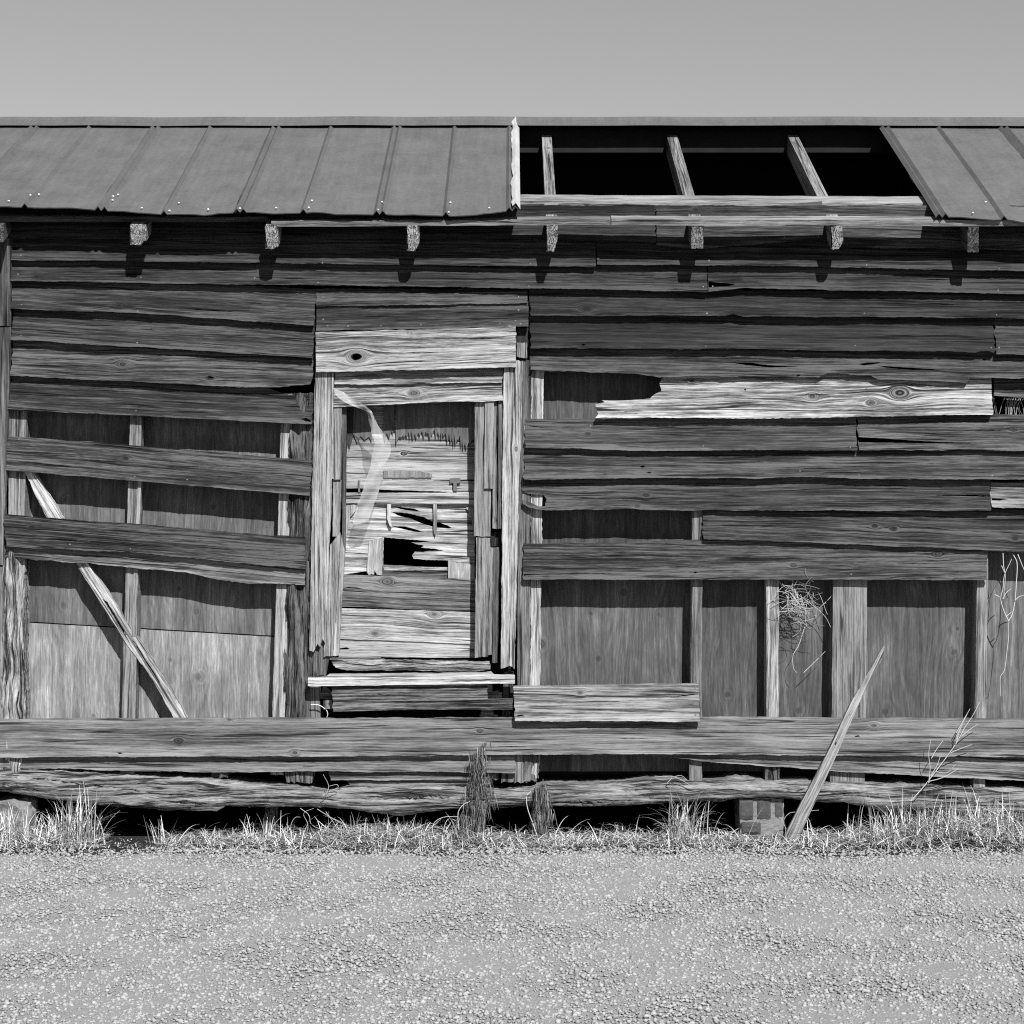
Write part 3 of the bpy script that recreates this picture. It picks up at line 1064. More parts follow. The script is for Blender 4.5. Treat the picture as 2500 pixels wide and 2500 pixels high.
# long belt boards at the foot
siding([(-30, 1756), (800, 1753), (1251, 1752), (1800, 1751), (2500, 1756), (2900, 1760)], [(-30, 1849), (331, 1847), (800, 1846), (1259, 1842), (1500, 1841), (1785, 1842), (2173, 1845), (2500, 1848), (2900, 1852)],
       .27, ytop=-.026, ybot=-.042, slits=6, flare=1.1, th=.024, warp=.003, con=.85, nails=((829, 1768), (1252, 1779), (796, 1808), (10, 1837)),
       knots=((436, 1809, .024), (2135, 1772, .02), (720, 1838, .02)), label='long weathered belt board at the foot of the wall',
       holes=[[(286, 1837), (294, 1836), (301, 1839), (292, 1841)], [(2086, 1797), (2096, 1795), (2100, 1798), (2090, 1800)]])
siding([(-30, 1838), (1257, 1838)], [(-30, 1873), (331, 1882), (500, 1885), (787, 1883), (1257, 1887)], .27, ytop=-.012, ybot=-.024, slits=2, con=.8, nails=((732, 1867), (795, 1867)))
siding([(1500, 1834), (2900, 1838)], [(1552, 1843), (1681, 1854), (1785, 1863), (2025, 1882), (2270, 1894), (2500, 1906), (2900, 1916)], .25, ytop=-.012, ybot=-.024, slits=2)
siding([(800, 1880), (1195, 1880)], [(808, 1904), (1190, 1905)], .24, ytop=.0, ybot=-.006, slits=0, th=.014)
siding([(840, 1900), (1200, 1900)], [(857, 1918), (1000, 1921), (1200, 1914)], .26, ytop=.012, ybot=.006, slits=0, th=.014)
# ------------------------------------------------------------------ siding, right bay
siding([(1291, 703), (2900, 716)], [(1296, 771), (1490, 772), (1768, 772), (1780, 769), (1789, 768), (1800, 770), (1812, 773), (1900, 773), (2500, 778), (2900, 782)], .088, nails=((1726, 765), (2110, 766), (2433, 769)),
       knots=((1432, 753, .03), (1789, 772, .02)), endr=.008)
siding([(1293, 760), (2428, 768)], [(1295, 850), (1900, 854), (2300, 859), (2378, 862), (2392, 858), (2412, 857), (2427, 862)], .085, nails=((1723, 846), (2088, 844), (2420, 849)), slits=1, endr=.008, con=.8,
       holes=[[(1419, 842), (1424, 840), (1430, 842), (1424, 845)]])
siding([(2430, 770), (2900, 776)], [(2430, 865), (2500, 867), (2900, 870)], .12, slits=1, nails=((2439, 849),))
siding([(1294, 840), (2000, 846), (2900, 858)], [(1295, 905), (1518, 911), (1611, 921), (1700, 919), (1900, 919), (1950, 922), (1996, 922), (2006, 917), (2017, 911), (2060, 915), (2126, 918), (2136, 924), (2150, 927),
       (2362, 934), (2366, 922), (2500, 926), (2900, 930)], .15, ybot=-.034, con=1.2, slits=2, edge=.003, endr=.009,
       holes=[[(1782, 884), (1830, 885), (1875, 891), (1952, 895), (1880, 897), (1820, 891)], [(2095, 889), (2118, 885), (2150, 884), (2142, 888), (2110, 892)],
              [(2135, 892), (2200, 896), (2298, 902), (2230, 903), (2170, 898)], [(1942, 917), (1950, 914), (1954, 917), (1946, 920)], [(2398, 876), (2405, 874), (2412, 877), (2404, 880)]])
siding([(1612, 905), (2423, 916)], [(1600, 1021), (1900, 1022), (2100, 1018), (2423, 1012)], .42, con=1.6, ytop=-.008, ybot=-.036, slits=2, endr=.006,
       left=[(1622, 919), (1611, 934), (1615, 955), (1594, 966), (1587, 974), (1525, 977), (1500, 978), (1470, 978), (1478, 983), (1453, 986), (1457, 1000), (1460, 1010), (1453, 1020)],
       knots=((1984, 968, .026), (2127, 983, .026), (2198, 959, .045), (1690, 930, .012)), auto=False, holes=[[(1817, 951), (1820, 948), (1823, 951), (1820, 954)]], label='bright broken board with snapped left end', nails=((2115, 949),))
siding([(1280, 1022), (1700, 1021), (2092, 1018)], [(1283, 1093), (1459, 1097), (1548, 1101), (1900, 1099), (2092, 1100)], .18, ybot=-.034, nails=((1717, 1089), (2076, 1092), (1442, 1040)), slits=1,
       holes=[[(1281, 1037), (1300, 1039), (1340, 1044), (1302, 1043), (1281, 1041)]], con=.9, knots=((1436, 1059, .014),))
siding([(2095, 1012), (2433, 1010), (2900, 1010)], [(2096, 1100), (2191, 1098), (2500, 1100), (2900, 1102)], .19, ybot=-.032, slits=1, nails=((2420, 1086),),
       holes=[[(2097, 1067), (2135, 1069), (2291, 1079), (2383, 1082), (2324, 1083), (2200, 1081), (2097, 1080)]], con=1.3)
siding([(1280, 1092), (1900, 1092), (2900, 1094)], [(1280, 1171), (1591, 1167), (1860, 1167), (1969, 1163), (2115, 1170), (2500, 1171), (2900, 1174)], .16, ybot=-.036, slits=3, edge=.0025, nails=((1953, 1150), (2097, 1160), (2422, 1161)),
       holes=[[(1562, 1139), (1570, 1136), (1577, 1139), (1568, 1142)], [(1578, 1154), (1585, 1152), (1591, 1155), (1583, 1156)]], endr=.008)
siding([(1277, 1160), (1900, 1158), (2418, 1160)], [(1310, 1243), (1333, 1246), (1470, 1243), (1548, 1243), (1600, 1246), (1900, 1246), (2419, 1247)], .15, ybot=-.034, slits=3, edge=.0025,
       left=[(1277, 1172), (1276, 1201), (1300, 1207), (1325, 1207), (1335, 1220), (1331, 1236), (1316, 1236), (1296, 1228), (1276, 1219), (1276, 1230), (1292, 1239)],
       holes=[[(2262, 1211), (2340, 1208), (2416, 1207), (2416, 1213), (2340, 1211)]], knots=((1556, 1236, .014), (1300, 1225, .04)), con=1.2)
siding([(2421, 1176), (2900, 1180)], [(2420, 1238), (2500, 1241), (2900, 1246)], .27, slits=1, con=1.3, holes=[[(2421, 1216), (2450, 1217), (2462, 1219), (2440, 1222), (2421, 1221)]])
siding([(1714, 1240), (2000, 1240), (2430, 1244), (2900, 1250)], [(1717, 1315), (1860, 1320), (2092, 1329), (2324, 1340), (2500, 1348), (2900, 1360)], .15, slits=3, ybot=-.034,
       knots=((2136, 1284, .016), (2182, 1290, .018)), endr=.008)
siding([(1277, 1327), (1500, 1325), (1714, 1318), (2000, 1316), (2410, 1326)], [(1278, 1415), (1900, 1415), (2410, 1416)], .17, con=1.5, ytop=-.014, ybot=-.034, slits=4, endr=.008, nails=((2078, 1402),),
       knots=((2290, 1352, .02), (1937, 1380, .016)), holes=[[(1279, 1401), (1300, 1402), (1320, 1403), (1300, 1404), (1279, 1405)], [(1692, 1397), (1698, 1395), (1703, 1397), (1697, 1400)]])
siding([(1254, 1676), (1500, 1673), (1684, 1669), (1706, 1669)], [(1257, 1760), (1500, 1761), (1708, 1762)], .37, con=1.2, ytop=-.046, ybot=-.066, th=.02, slits=1, flare=1.1, endr=.007, knots=((1416, 1691, .016),),
       holes=[[(1600, 1703), (1650, 1699), (1704, 1693), (1704, 1696), (1650, 1702)], [(1262, 1746), (1275, 1744), (1280, 1747), (1262, 1750)]], nails=((1697, 1679), (1280, 1748), (1698, 1745)),
       label='pale short board nailed over the belt board')
# two pieces in the gap at the right edge
piece('siding_board', [(2426, 926), (2900, 930), (2900, 968), (2428, 962)], .012, .018, .12)
piece('siding_board', [(2427, 958), (2900, 985), (2900, 996), (2427, 966)], -.012, .016, .24)

# ------------------------------------------------------------------ sill beam
def beam():
    top = [(-40, 1876), (39, 1878), (290, 1890), (518, 1903), (621, 1913), (725, 1919), (800, 1930), (845, 1921), (1139, 1921), (1210, 1928), (1280, 1923), (1346, 1915), (1500, 1912), (1629, 1899), (1700, 1908), (1798, 1896),
           (1862, 1903), (1960, 1905), (2018, 1910), (2186, 1912), (2355, 1922), (2500, 1925), (2900, 1935)]
    bot = [(-40, 1925), (0, 1930), (83, 1944), (166, 1959), (331, 1971), (414, 1977), (530, 1982), (551, 1969), (800, 1969), (845, 1975), (932, 1986), (977, 1990), (1031, 1984), (1143, 1971), (1500, 1967),
           (1616, 1962), (1640, 1957), (1759, 1954), (1798, 1950), (1914, 1948), (1961, 1954), (2060, 1960), (2153, 1979), (2271, 1974), (2400, 1990), (2489, 2001), (2900, 2020)]
    d = -.02
    T, B = conv(top, d), conv(bot, d)
    def dep(x, z):
        zt, zb = interp(T, x), interp(B, x)
        t = min(1.0, max(0.0, (zt - z) / max(1e-6, zt - zb)))
        y = d - 0.022 * math.sqrt(max(0.0, 1 - (2 * t - 1) ** 2)) * (0.5 + t)
        y += fbm(x * 4.0, z * 26.0, 2, 5) * 0.010 + noise.noise((x * 1.7, z * 9, 4.0)) * 0.008
        g = 0.5 + 0.32 * n1(x * 0.9, 14)
        y += 0.03 * math.exp(-((t - g) / 0.03) ** 2) * max(0.0, 0.5 + 0.9 * n1(x * 2.2, 15))
        g = 0.72 + 0.2 * n1(x * 1.1, 16)
        y += 0.03 * math.exp(-((t - g) / 0.025) ** 2) * max(0.0, 0.2 + 1.2 * n1(x * 1.9, 17))
        return y
    loop = B + list(reversed(T))
    me, _ = sheet_mesh('sill_beam', loop, dep, 0.15, (1, 0), step=.012, su=.022, sv=.008, edge=.006, endr=.012)
    link('sill_beam', me, SHED, M['rot'], .33, 1.5, 'rough hewn rotting sill beam under the wall')
beam()
piece('floor_edge', [(-20, 1885), (2900, 1885), (2900, 1925), (-20, 1925)], .16, .03, .03, mat='rot')

# ------------------------------------------------------------------ window
base_loop = [(828, 960), (1170, 960), (1170, 1172), (828, 1172)]
win, _ = piece('window', base_loop, .080, .010, .42, mat='wood', con=.9, g=((830, 1100), (1160, 1104)), label='boarded up window with torn plywood, broken sash and plastic shred')
WIN = win
def wp(name, pts, d, th, tone, **k):
    return piece(name, pts, d, th, tone, parent=WIN, **k)[0]
# header boards over the window
siding([(772, 704), (1288, 706)], [(772, 748), (1000, 745), (1288, 740)], .15, ytop=-.008, ybot=-.02, slits=0, nails=((789, 727), (1266, 724)), endr=.003)
siding([(772, 742), (1290, 736)], [(772, 808), (1000, 803), (1290, 798)], .135, ytop=-.010, ybot=-.026, slits=1, con=1.4, nails=((789, 780), (800, 796), (850, 796), (1028, 793), (1220, 790), (1258, 783), (1271, 791), (1266, 757), (930, 795)), endr=.003)
siding([(770, 810), (1001, 805), (1180, 800), (1259, 795)], [(772, 909), (1030, 903), (1260, 897)], .40, con=1.4, ytop=-.040, ybot=-.058, th=.024, flare=1.0, slits=0, parent=WIN, name='lintel_board', auto=False,
       knots=((870, 871, .045),), holes=[[(859, 872), (862, 865), (870, 863), (879, 866), (882, 871), (876, 877), (868, 880), (861, 878)],
       [(1001, 823), (1080, 824), (1180, 824), (1258, 825), (1180, 827), (1080, 826)], [(920, 859), (1010, 859), (1090, 861), (1010, 861)]],
       nails=((996, 812), (1004, 812), (1246, 812), (1245, 884), (793, 893), (1017, 896)), label='pale lintel board with a round knothole', endr=.004)
wp('trim_block', [(1262, 836), (1287, 837), (1286, 874), (1262, 872)], -.018, .02, .42)
wp('trim_board', [(1258, 800), (1290, 800), (1290, 905), (1258, 905)], .01, .02, .09)
siding([(817, 898), (1228, 890)], [(817, 939), (1000, 937), (1226, 934)], .34, ytop=-.016, ybot=-.028, slits=0, parent=WIN, name='trim_board', endr=.006)
siding([(815, 938), (1227, 932)], [(815, 994), (1001, 985), (1228, 978)], .38, ytop=-.014, ybot=-.036, slits=1, con=1.5, parent=WIN, name='trim_board', nails=((929, 953), (1080, 950)), endr=.006, knots=((1010, 960, .03),))
# casings left
wp('casing', [(770, 905), (816, 905), (813, 1050), (810, 1200), (803, 1350), (794, 1570), (788, 1560), (782, 1580), (775, 1572), (766, 1592), (755, 1588), (762, 1200)], -.034, .024, .38, con=1.4, step=.01, edge=.002)
wp('casing_strip', [(811, 985), (834, 985), (831, 1171), (810, 1170)], -.026, .03, .36)
wp('casing_strip', [(814, 1172), (834, 1172), (828, 1311), (812, 1310)], -.016, .03, .38)
wp('casing_strip', [(835, 975), (846, 985), (843, 1345), (836, 1350)], -.002, .03, .22)
wp('casing_strip', [(806, 1330), (830, 1300), (824, 1450), (812, 1602), (790, 1604)], -.020, .03, .36, con=1.4, endr=.008)
wp('casing_strip', [(832, 1305), (842, 1345), (834, 1480), (827, 1600), (813, 1602), (826, 1440)], -.014, .03, .42)
wp('casing_strip', [(800, 1560), (806, 1590), (796, 1650), (774, 1650), (776, 1570)], -.008, .03, .2)
# casings right
wp('casing', [(1230, 885), (1260, 881), (1277, 881), (1267, 1200), (1257, 1634), (1244, 1626), (1223, 1634), (1226, 1290)], -.036, .026, .44, con=1.3, endr=.007, edge=.002)
wp('casing_strip', [(1160, 975), (1184, 975), (1201, 990), (1198, 1310), (1158, 1309), (1158, 1200)], -.018, .03, .32)
wp('casing_strip', [(1184, 975), (1206, 975), (1202, 1193), (1182, 1192)], -.030, .014, .34)
wp('casing_strip', [(1206, 975), (1214, 975), (1212, 1291), (1202, 1290)], -.016, .03, .3)
wp('casing_strip', [(1217, 975), (1228, 975), (1224, 1290), (1215, 1290)], -.022, .03, .26)
wp('casing_strip', [(1163, 1312), (1197, 1313), (1194, 1460), (1190, 1604), (1159, 1606)], -.012, .03, .34, con=1.3)
wp('casing_strip', [(1197, 1336), (1204, 1338), (1200, 1598), (1191, 1600)], -.010, .03, .34)
wp('casing_strip', [(1204, 1337), (1221, 1336), (1214, 1618), (1202, 1618)], .002, .03, .16)
wp('casing_strip', [(1199, 1300), (1222, 1298), (1221, 1334), (1200, 1334)], .016, .02, .1)
# torn veneer layers hanging over the base plywood
r = random.Random(5)
jag = []
x = 1160.0
env = [(966, 1082), (985, 1070), (1000, 1066), (1030, 1062), (1060, 1064), (1090, 1068), (1110, 1082), (1120, 1075), (1140, 1104), (1152, 1080), (1160, 1062)]
while x > 968:
    b = interp(env, x)
    w1, w2 = r.uniform(2.5, 5), r.uniform(2, 5)
    jag += [(x, b - r.uniform(6, 20)), (x - w1, b + r.uniform(-4, 12))]
    x -= w1 + w2
wp('veneer_layer', [(966, 965), (1160, 965)] + jag + [(966, 1088)], 0.066, .004, .24, mat='ply', g=((1060, 1000), (1060, 900)), con=.6, endr=.001, step=.006, label='dark veneer hanging in splinters')
wp('veneer_strip', [(938, 965), (965, 965), (960, 1060), (956, 1052), (950, 1070), (944, 1056), (940, 1078), (936, 1060)], 0.068, .003, .25, mat='ply', g=((940, 1000), (942, 900)), step=.006)
wp('veneer_strip', [(866, 985), (908, 985), (907, 1080), (901, 1066), (890, 1074), (880, 1064), (872, 1082), (862, 1060)], 0.072, .003, .26, mat='ply', g=((880, 1000), (882, 900)), step=.006)
wp('veneer_strip', [(836, 985), (862, 985), (861, 1070), (853, 1100), (850, 1078), (845, 1120), (838, 1080)], 0.074, .003, .12, mat='ply', g=((850, 1000), (850, 900)), step=.006)
wp('veneer_strip', [(936, 1148), (1018, 1150), (1054, 1156), (1054, 1166), (936, 1166)], 0.074, .003, .36, mat='ply', g=((950, 1160), (950, 1000)))
# sash rails and muntins
wp('sash_rail', [(832, 1168), (1100, 1174), (1106, 1201), (832, 1192)], 0.062, .022, .52, con=.7, label='pale sash rail')
wp('sash_rail', [(1107, 1176), (1158, 1174), (1158, 1203), (1107, 1202)], 0.064, .02, .40)
wp('sash_rail', [(838, 1203), (1000, 1203), (1158, 1202), (1158, 1230), (838, 1229)], 0.058, .024, .50, con=.7)
wp('muntin', [(946, 1230), (955, 1230), (954, 1268), (957, 1286), (952, 1284), (946, 1268)], 0.060, .016, .5, step=.008)
wp('muntin', [(1057, 1230), (1067, 1230), (1066, 1300), (1063, 1309), (1059, 1300)], 0.060, .016, .52, step=.008)
wp('lath', [(875, 1172), (879, 1172), (879, 1200), (875, 1202)], 0.052, .006, .42, step=.008)
wp('splinter', [(842, 1234), (872, 1232), (868, 1246), (856, 1262), (848, 1300), (843, 1322)], 0.060, .004, .5, step=.008)
wp('splinter', [(1138, 1238), (1150, 1260), (1156, 1310), (1158, 1240)], 0.062, .004, .36, step=.008)
wp('hinge', [(1098, 1168), (1124, 1167), (1124, 1179), (1115, 1180), (1116, 1200), (1107, 1200), (1107, 1180), (1098, 1180)], 0.052, .005, .12, mat='rust', step=.01)
# torn lower plywood with its holes
def z6(p):
    return [(740 + a / 3.33, 1200 + b / 3.33) for a, b in p]
holes = [z6([(720, 165), (790, 170), (870, 180), (980, 208), (1060, 248), (1110, 252), (1210, 290), (1180, 301), (1090, 292), (1050, 285), (960, 257), (870, 218), (770, 196)]),
         z6([(715, 282), (830, 284), (940, 316), (992, 336), (900, 326), (800, 302)]),
         z6([(720, 118), (800, 128), (900, 140), (960, 160), (880, 158), (790, 142)]),
         z6([(655, 372), (760, 382), (900, 392), (1010, 402), (1040, 412), (880, 414), (930, 430), (985, 440), (960, 456), (1080, 466), (1150, 482), (1010, 484), (975, 492), (910, 490), (885, 518), (900, 545), (1000, 556), (1180, 560), (1175, 616), (650, 612)])]
tp = z6([(340, 100), (1392, 100), (1396, 300), (1396, 612), (1300, 580), (1178, 562), (1174, 640), (640, 640), (560, 640), (335, 672), (330, 400)])
o = wp('torn_plywood', tp, 0.076, .006, .52, g=((842, 1300), (1150, 1310)), con=1.1, holes=holes, rough=.010, step=.008, su=.03, sv=.012, rs=16, label='torn plywood with a black hole')
wp('veneer_strip', z6([(540, 400), (652, 372), (640, 680), (600, 676), (580, 640), (575, 676), (530, 674), (515, 650)]), 0.068, .003, .52, mat='ply', g=((900, 1400), (905, 1300)), step=.006)
wp('veneer_strip', z6([(1180, 562), (1394, 600), (1394, 716), (1178, 710)]), 0.064, .004, .48, mat='ply', g=((1100, 1400), (1103, 1300)), step=.006)
wp('sash_rail', [(930, 1379), (1095, 1386), (1093, 1412), (930, 1406)], 0.080, .02, .2, con=1.2)
# horizontal boards closing the lower half
o = wp('window_board', [(838, 1403), (1000, 1408), (1161, 1415), (1161, 1493), (1000, 1487), (833, 1481)], 0.060, .018, .24, con=1.3, holes=[[(836, 1432), (870, 1434), (890, 1438), (870, 1437), (836, 1434)]], knots=((945, 1420, .03),), g=((838, 1440), (1161, 1452)))
wp('window_board', [(833, 1485), (1000, 1490), (1161, 1495), (1160, 1573), (1000, 1566), (830, 1560)], 0.054, .018, .46, con=1.2, knots=((915, 1547, .022), (1060, 1500, .03)), g=((838, 1520), (1161, 1532)))
wp('window_board', [(829, 1556), (1160, 1568), (1159, 1606), (827, 1603)], 0.060, .018, .46, con=.8, holes=[[(829, 1583), (845, 1580), (857, 1585), (829, 1586)]], g=((838, 1580), (1161, 1588)))
wp('perforated_strip', [(895, 1478), (1045, 1484), (1045, 1496), (895, 1492)], 0.072, .004, .4, mat='wood', step=.02,
   holes=[[(908, 1482), (917, 1482), (917, 1488), (908, 1488)], [(947, 1484), (957, 1484), (957, 1490), (947, 1490)], [(987, 1485), (997, 1485), (997, 1491), (987, 1491)], [(1027, 1487), (1037, 1487), (1037, 1493), (1027, 1493)]])
# sills and boards under the window
wp('sill_strip', [(805, 1605), (929, 1606), (929, 1611), (805, 1611)], -.012, .03, .42)
wp('rotten_sill', [(809, 1613), (900, 1611), (1195, 1616), (1198, 1634), (1150, 1640), (1000, 1636), (850, 1637), (820, 1630)], -.02, .05, .38, mat='rot', rough=.012, bulge=.012, con=1.7, sv=.008, su=.02, step=.008, edge=.003)
def sill():
    co, xs = [], []
    x0, x1 = W(752, 1660, -.066)[0], W(1257, 1660, -.066)[0]
    xa, xb = W(798, 1645, -.02)[0], W(1205, 1645, -.02)[0]
    zt, zb = W(1000, 1654, -.072)[2], W(1000, 1672, -.072)[2]
    n = 60
    for i in range(n + 1):
        x = x0 + (x1 - x0) * i / n
        j = n1(x * 30, 4) * .003
        k = n1(x * 22, 5) * .003
        yb = -.012 if xa < x < xb else -.05
        dz = .006 * (1 - 2 * i / n) * -1
        zz = zt + dz + k
        co += [(x, -.072 + j, zb + dz + k * .6), (x, -.073 + j, zz - .003), (x, -.069 + j, zz), (x, yb, zz + .018 * (yb + .072) / .06), (x, yb, zb + dz)]
    fs = []
    for i in range(n):
        for q in range(5):
            fs.append((i * 5 + q, (i + 1) * 5 + q, (i + 1) * 5 + (q + 1) % 5, i * 5 + (q + 1) % 5))
    fs += [(0, 1, 2, 3, 4), tuple(n * 5 + q for q in (4, 3, 2, 1, 0))]
    me = bpy.data.meshes.new('window_sill')
    me.from_pydata(co, [], fs)
    bm = bmesh.new(); bm.from_mesh(me); bmesh.ops.recalc_face_normals(bm, faces=bm.faces); bm.to_mesh(me); bm.free()
    uvl = me.uv_layers.new(name='grain')
    for l in me.loops:
        c = co[l.vertex_index]
        uvl.data[l.index].uv = (c[0] + 3, c[2] + c[1] * .8 + 9)
    link('window_sill', me, WIN, M['wood'], .52, 1.2, 'sun bleached projecting window sill')
sill()
wp('apron_board', [(810, 1668), (1190, 1664), (1190, 1707), (1252, 1706), (1252, 1732), (1000, 1733), (813, 1737)], -.054, .02, .24, con=2.0, g=((810, 1705), (1190, 1700)),
   holes=[[(850, 1697), (950, 1695), (1060, 1697), (950, 1699)], [(900, 1715), (1000, 1712), (1150, 1711), (1000, 1716)]], endr=.007, label='deeply fissured dark board under the sill')
wp('splinter', [(775, 1690), (811, 1688), (811, 1706), (775, 1706)], -.002, .02, .22)
wp('splinter', [(790, 1709), (811, 1709), (812, 1732), (790, 1731)], -.006, .02, .3)
wp('splinter', [(1188, 1691), (1226, 1690), (1226, 1703), (1188, 1704)], -.004, .02, .28)
wp('splinter', [(1230, 1640), (1254, 1640), (1252, 1752), (1226, 1752)], .006, .03, .14)
wp('splinter', [(1174, 1730), (1205, 1730), (1205, 1756), (1176, 1756)], .006, .02, .26)
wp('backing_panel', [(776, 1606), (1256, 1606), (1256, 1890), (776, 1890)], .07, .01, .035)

# torn plastic film hanging from the window head
def film():
    prof = [  # centre px x, y, half width px, depth
        (826, 952, 14, -.040), (850, 975, 26, -.044), (880, 995, 24, -.046), (902, 1010, 10, -.048), (912, 1035, 9, -.046), (922, 1058, 15, -.044), (934, 1085, 19, -.042),
        (930, 1110, 22, -.040), (920, 1140, 16, -.038), (912, 1170, 19, -.034), (905, 1200, 20, -.030), (894, 1230, 20, -.026), (886, 1255, 19, -.02), (880, 1275, 18, -.016), (872, 1280, 8, -.014)]
    P = catmull([(a, b, 0) for a, b, c, d in prof], 5)
    Hw = catmull([(c, d * 1000, 0) for a, b, c, d in prof], 5)
    co = []
    nw = 6
    for i, (p, h) in enumerate(zip(P, Hw)):
        for k in range(nw + 1):
            t = k / nw * 2 - 1
            px = p.x + t * h.x + 1.5 * n1(i * .5, k)
            dd = h.y / 1000 + 0.012 * math.sin(t * 2.2 + i * .25) + .004 * n2(i * .4, t * 2, 3)
            co.append(W(px, p.y + (6 * t if i < 18 else 0), dd))
    fs = [(i * (nw + 1) + k, i * (nw + 1) + k + 1, (i + 1) * (nw + 1) + k + 1, (i + 1) * (nw + 1) + k) for i in range(len(P) - 1) for k in range(nw)]
    me = bpy.data.meshes.new('plastic_film')
    me.from_pydata(co, [], fs)
    me.polygons.foreach_set('use_smooth', [True] * len(fs))
    o = link('plastic_film', me, None, M['film'])
    tag(o, 'torn strip of clear plastic film hanging in the boarded window', 'plastic film')
film()

# ------------------------------------------------------------------ brick pier
pier = thing('brick_pier', 'crumbling two course brick pier holding up the sill beam', 'brick pier', W(1860, 2050, .05))
pl = Vector(pier.location)
def brick(px0, py0, px1, py1, y0, y1, tone=1, skew=0.0, chip=None):
    x0, _, z1 = W(px0, py0, y0); x1, _, z0 = W(px1, py1, y0)
    bm = bmesh.new()
    nx_, ny_, nz_ = 5, 4, 4
    me0 = boxmesh('brick', x0, x1, y0, y1, z0, z1)
    bm.from_mesh(me0)
    bmesh.ops.subdivide_edges(bm, edges=bm.edges[:], cuts=4, use_grid_fill=True)
    sd = SEED[0] = SEED[0] + 1
    c = Vector(((x0 + x1) / 2, (y0 + y1) / 2, (z0 + z1) / 2))
    hx, hy, hz = (x1 - x0) / 2, (y1 - y0) / 2, (z1 - z0) / 2
    for v in bm.verts:
        q = Vector(((v.co.x - c.x) / hx, (v.co.y - c.y) / hy, (v.co.z - c.z) / hz))
        a = sorted([abs(q.x), abs(q.y), abs(q.z)])
        rr = 0.006 if a[1] > .95 else 0.0
        nv = noise.noise_vector(v.co * 40 + Vector((sd, 0, 0))) * 0.003
        v.co += nv - Vector((q.x, q.y, q.z)) * rr * 0.6
        v.co.z += skew * q.x
        if chip and (v.co - Vector(W(*chip[:2], y0))).length < chip[2]:
            v.co.y += chip[3] * (1 - (v.co - Vector(W(*chip[:2], y0))).length / chip[2])
    me = bpy.data.meshes.new('brick')
    bm.to_mesh(me); bm.free()
    bpy.data.meshes.remove(me0)
    o = link('brick', me, pier, M['brick'])
    o.location = -pl
    return o
for a in ((1804, 1949, 1841, 2002, -.02, .19), (1847, 1948, 1884, 2001, -.018, .19), (1888, 1949, 1915, 2003, -.014, .19)):
    brick(*a)
brick(1810, 2006, 1859, 2037, -.022, .19)
brick(1864, 2006, 1910, 2034, -.012, .19, chip=(1888, 2010, .05, .04))
brick(1806, 2041, 1852, 2074, -.03, .19)
brick(1857, 2040, 1912, 2074, -.026, .19)
x0, _, z1 = W(1807, 1950, 0); x1, _, z0 = W(1912, 2080, 0)
bm = bmesh.new(); m0 = boxmesh('mortar', x0, x1, -.012, .18, z0, z1)
bm.from_mesh(m0); bmesh.ops.subdivide_edges(bm, edges=bm.edges[:], cuts=14, use_grid_fill=True)
for v in bm.verts:
    v.co += noise.noise_vector(v.co * 60) * 0.005
me = bpy.data.meshes.new('mortar'); bm.to_mesh(me); bm.free()
o = link('mortar', me, pier, M['mortar']); o.location = -pl

# ------------------------------------------------------------------ rocks under the left corner
def rock(name, px, py, dep, sx, sy, sz, label, seed):
    bm = bmesh.new()
    bmesh.ops.create_icosphere(bm, subdivisions=4, radius=1.0)
    for v in bm.verts:
        p = v.co.copy()
        k = 1 + 0.28 * noise.noise(p * 1.3 + Vector((seed, 0, 0))) + 0.10 * noise.noise(p * 3.5 + Vector((seed, 3, 0)))
        q = Vector((max(-.75, min(.75, p.x)), max(-.75, min(.75, p.y)), max(-.7, min(.7, p.z))))
        v.co = Vector((q.x * sx, q.y * sy, q.z * sz)) * k
    me = bpy.data.meshes.new(name)
    bm.to_mesh(me); bm.free()
    o = link(name, me, None, M['stone'])
    o.location = W(px, py, dep)
    tag(o, label, 'stone')
rock('foundation_stone', 18, 1995, .03, .16, .12, .12, 'pale rough stone under the far left corner of the beam', 2.0)
rock('foundation_stone', 52, 1975, .07, .07, .10, .075, 'darker rounded stone wedged beside the pale corner stone', 5.0)
def rubble(px, py, s, label, seed):
    o = None
    bm = bmesh.new()
    bmesh.ops.create_icosphere(bm, subdivisions=2, radius=1.0)
    for v in bm.verts:
        k = 1 + 0.4 * noise.noise(v.co * 1.5 + Vector((seed, 0, 0)))
        v.co = Vector((v.co.x * s * 1.3, v.co.y * s, v.co.z * s * .7)) * k
    me = bpy.data.meshes.new('stone_chip'); bm.to_mesh(me); bm.free()
    o = link('stone_chip', me, None, M['mortar'])
    o.location = W(px, py, -.06)
    tag(o, label, 'stone')
rubble(1784, 2048, .02, 'small pale stone chip on the soil left of the brick pier', 1)
rubble(1770, 2054, .016, 'smaller flat stone chip next to the pale chip by the pier', 4)

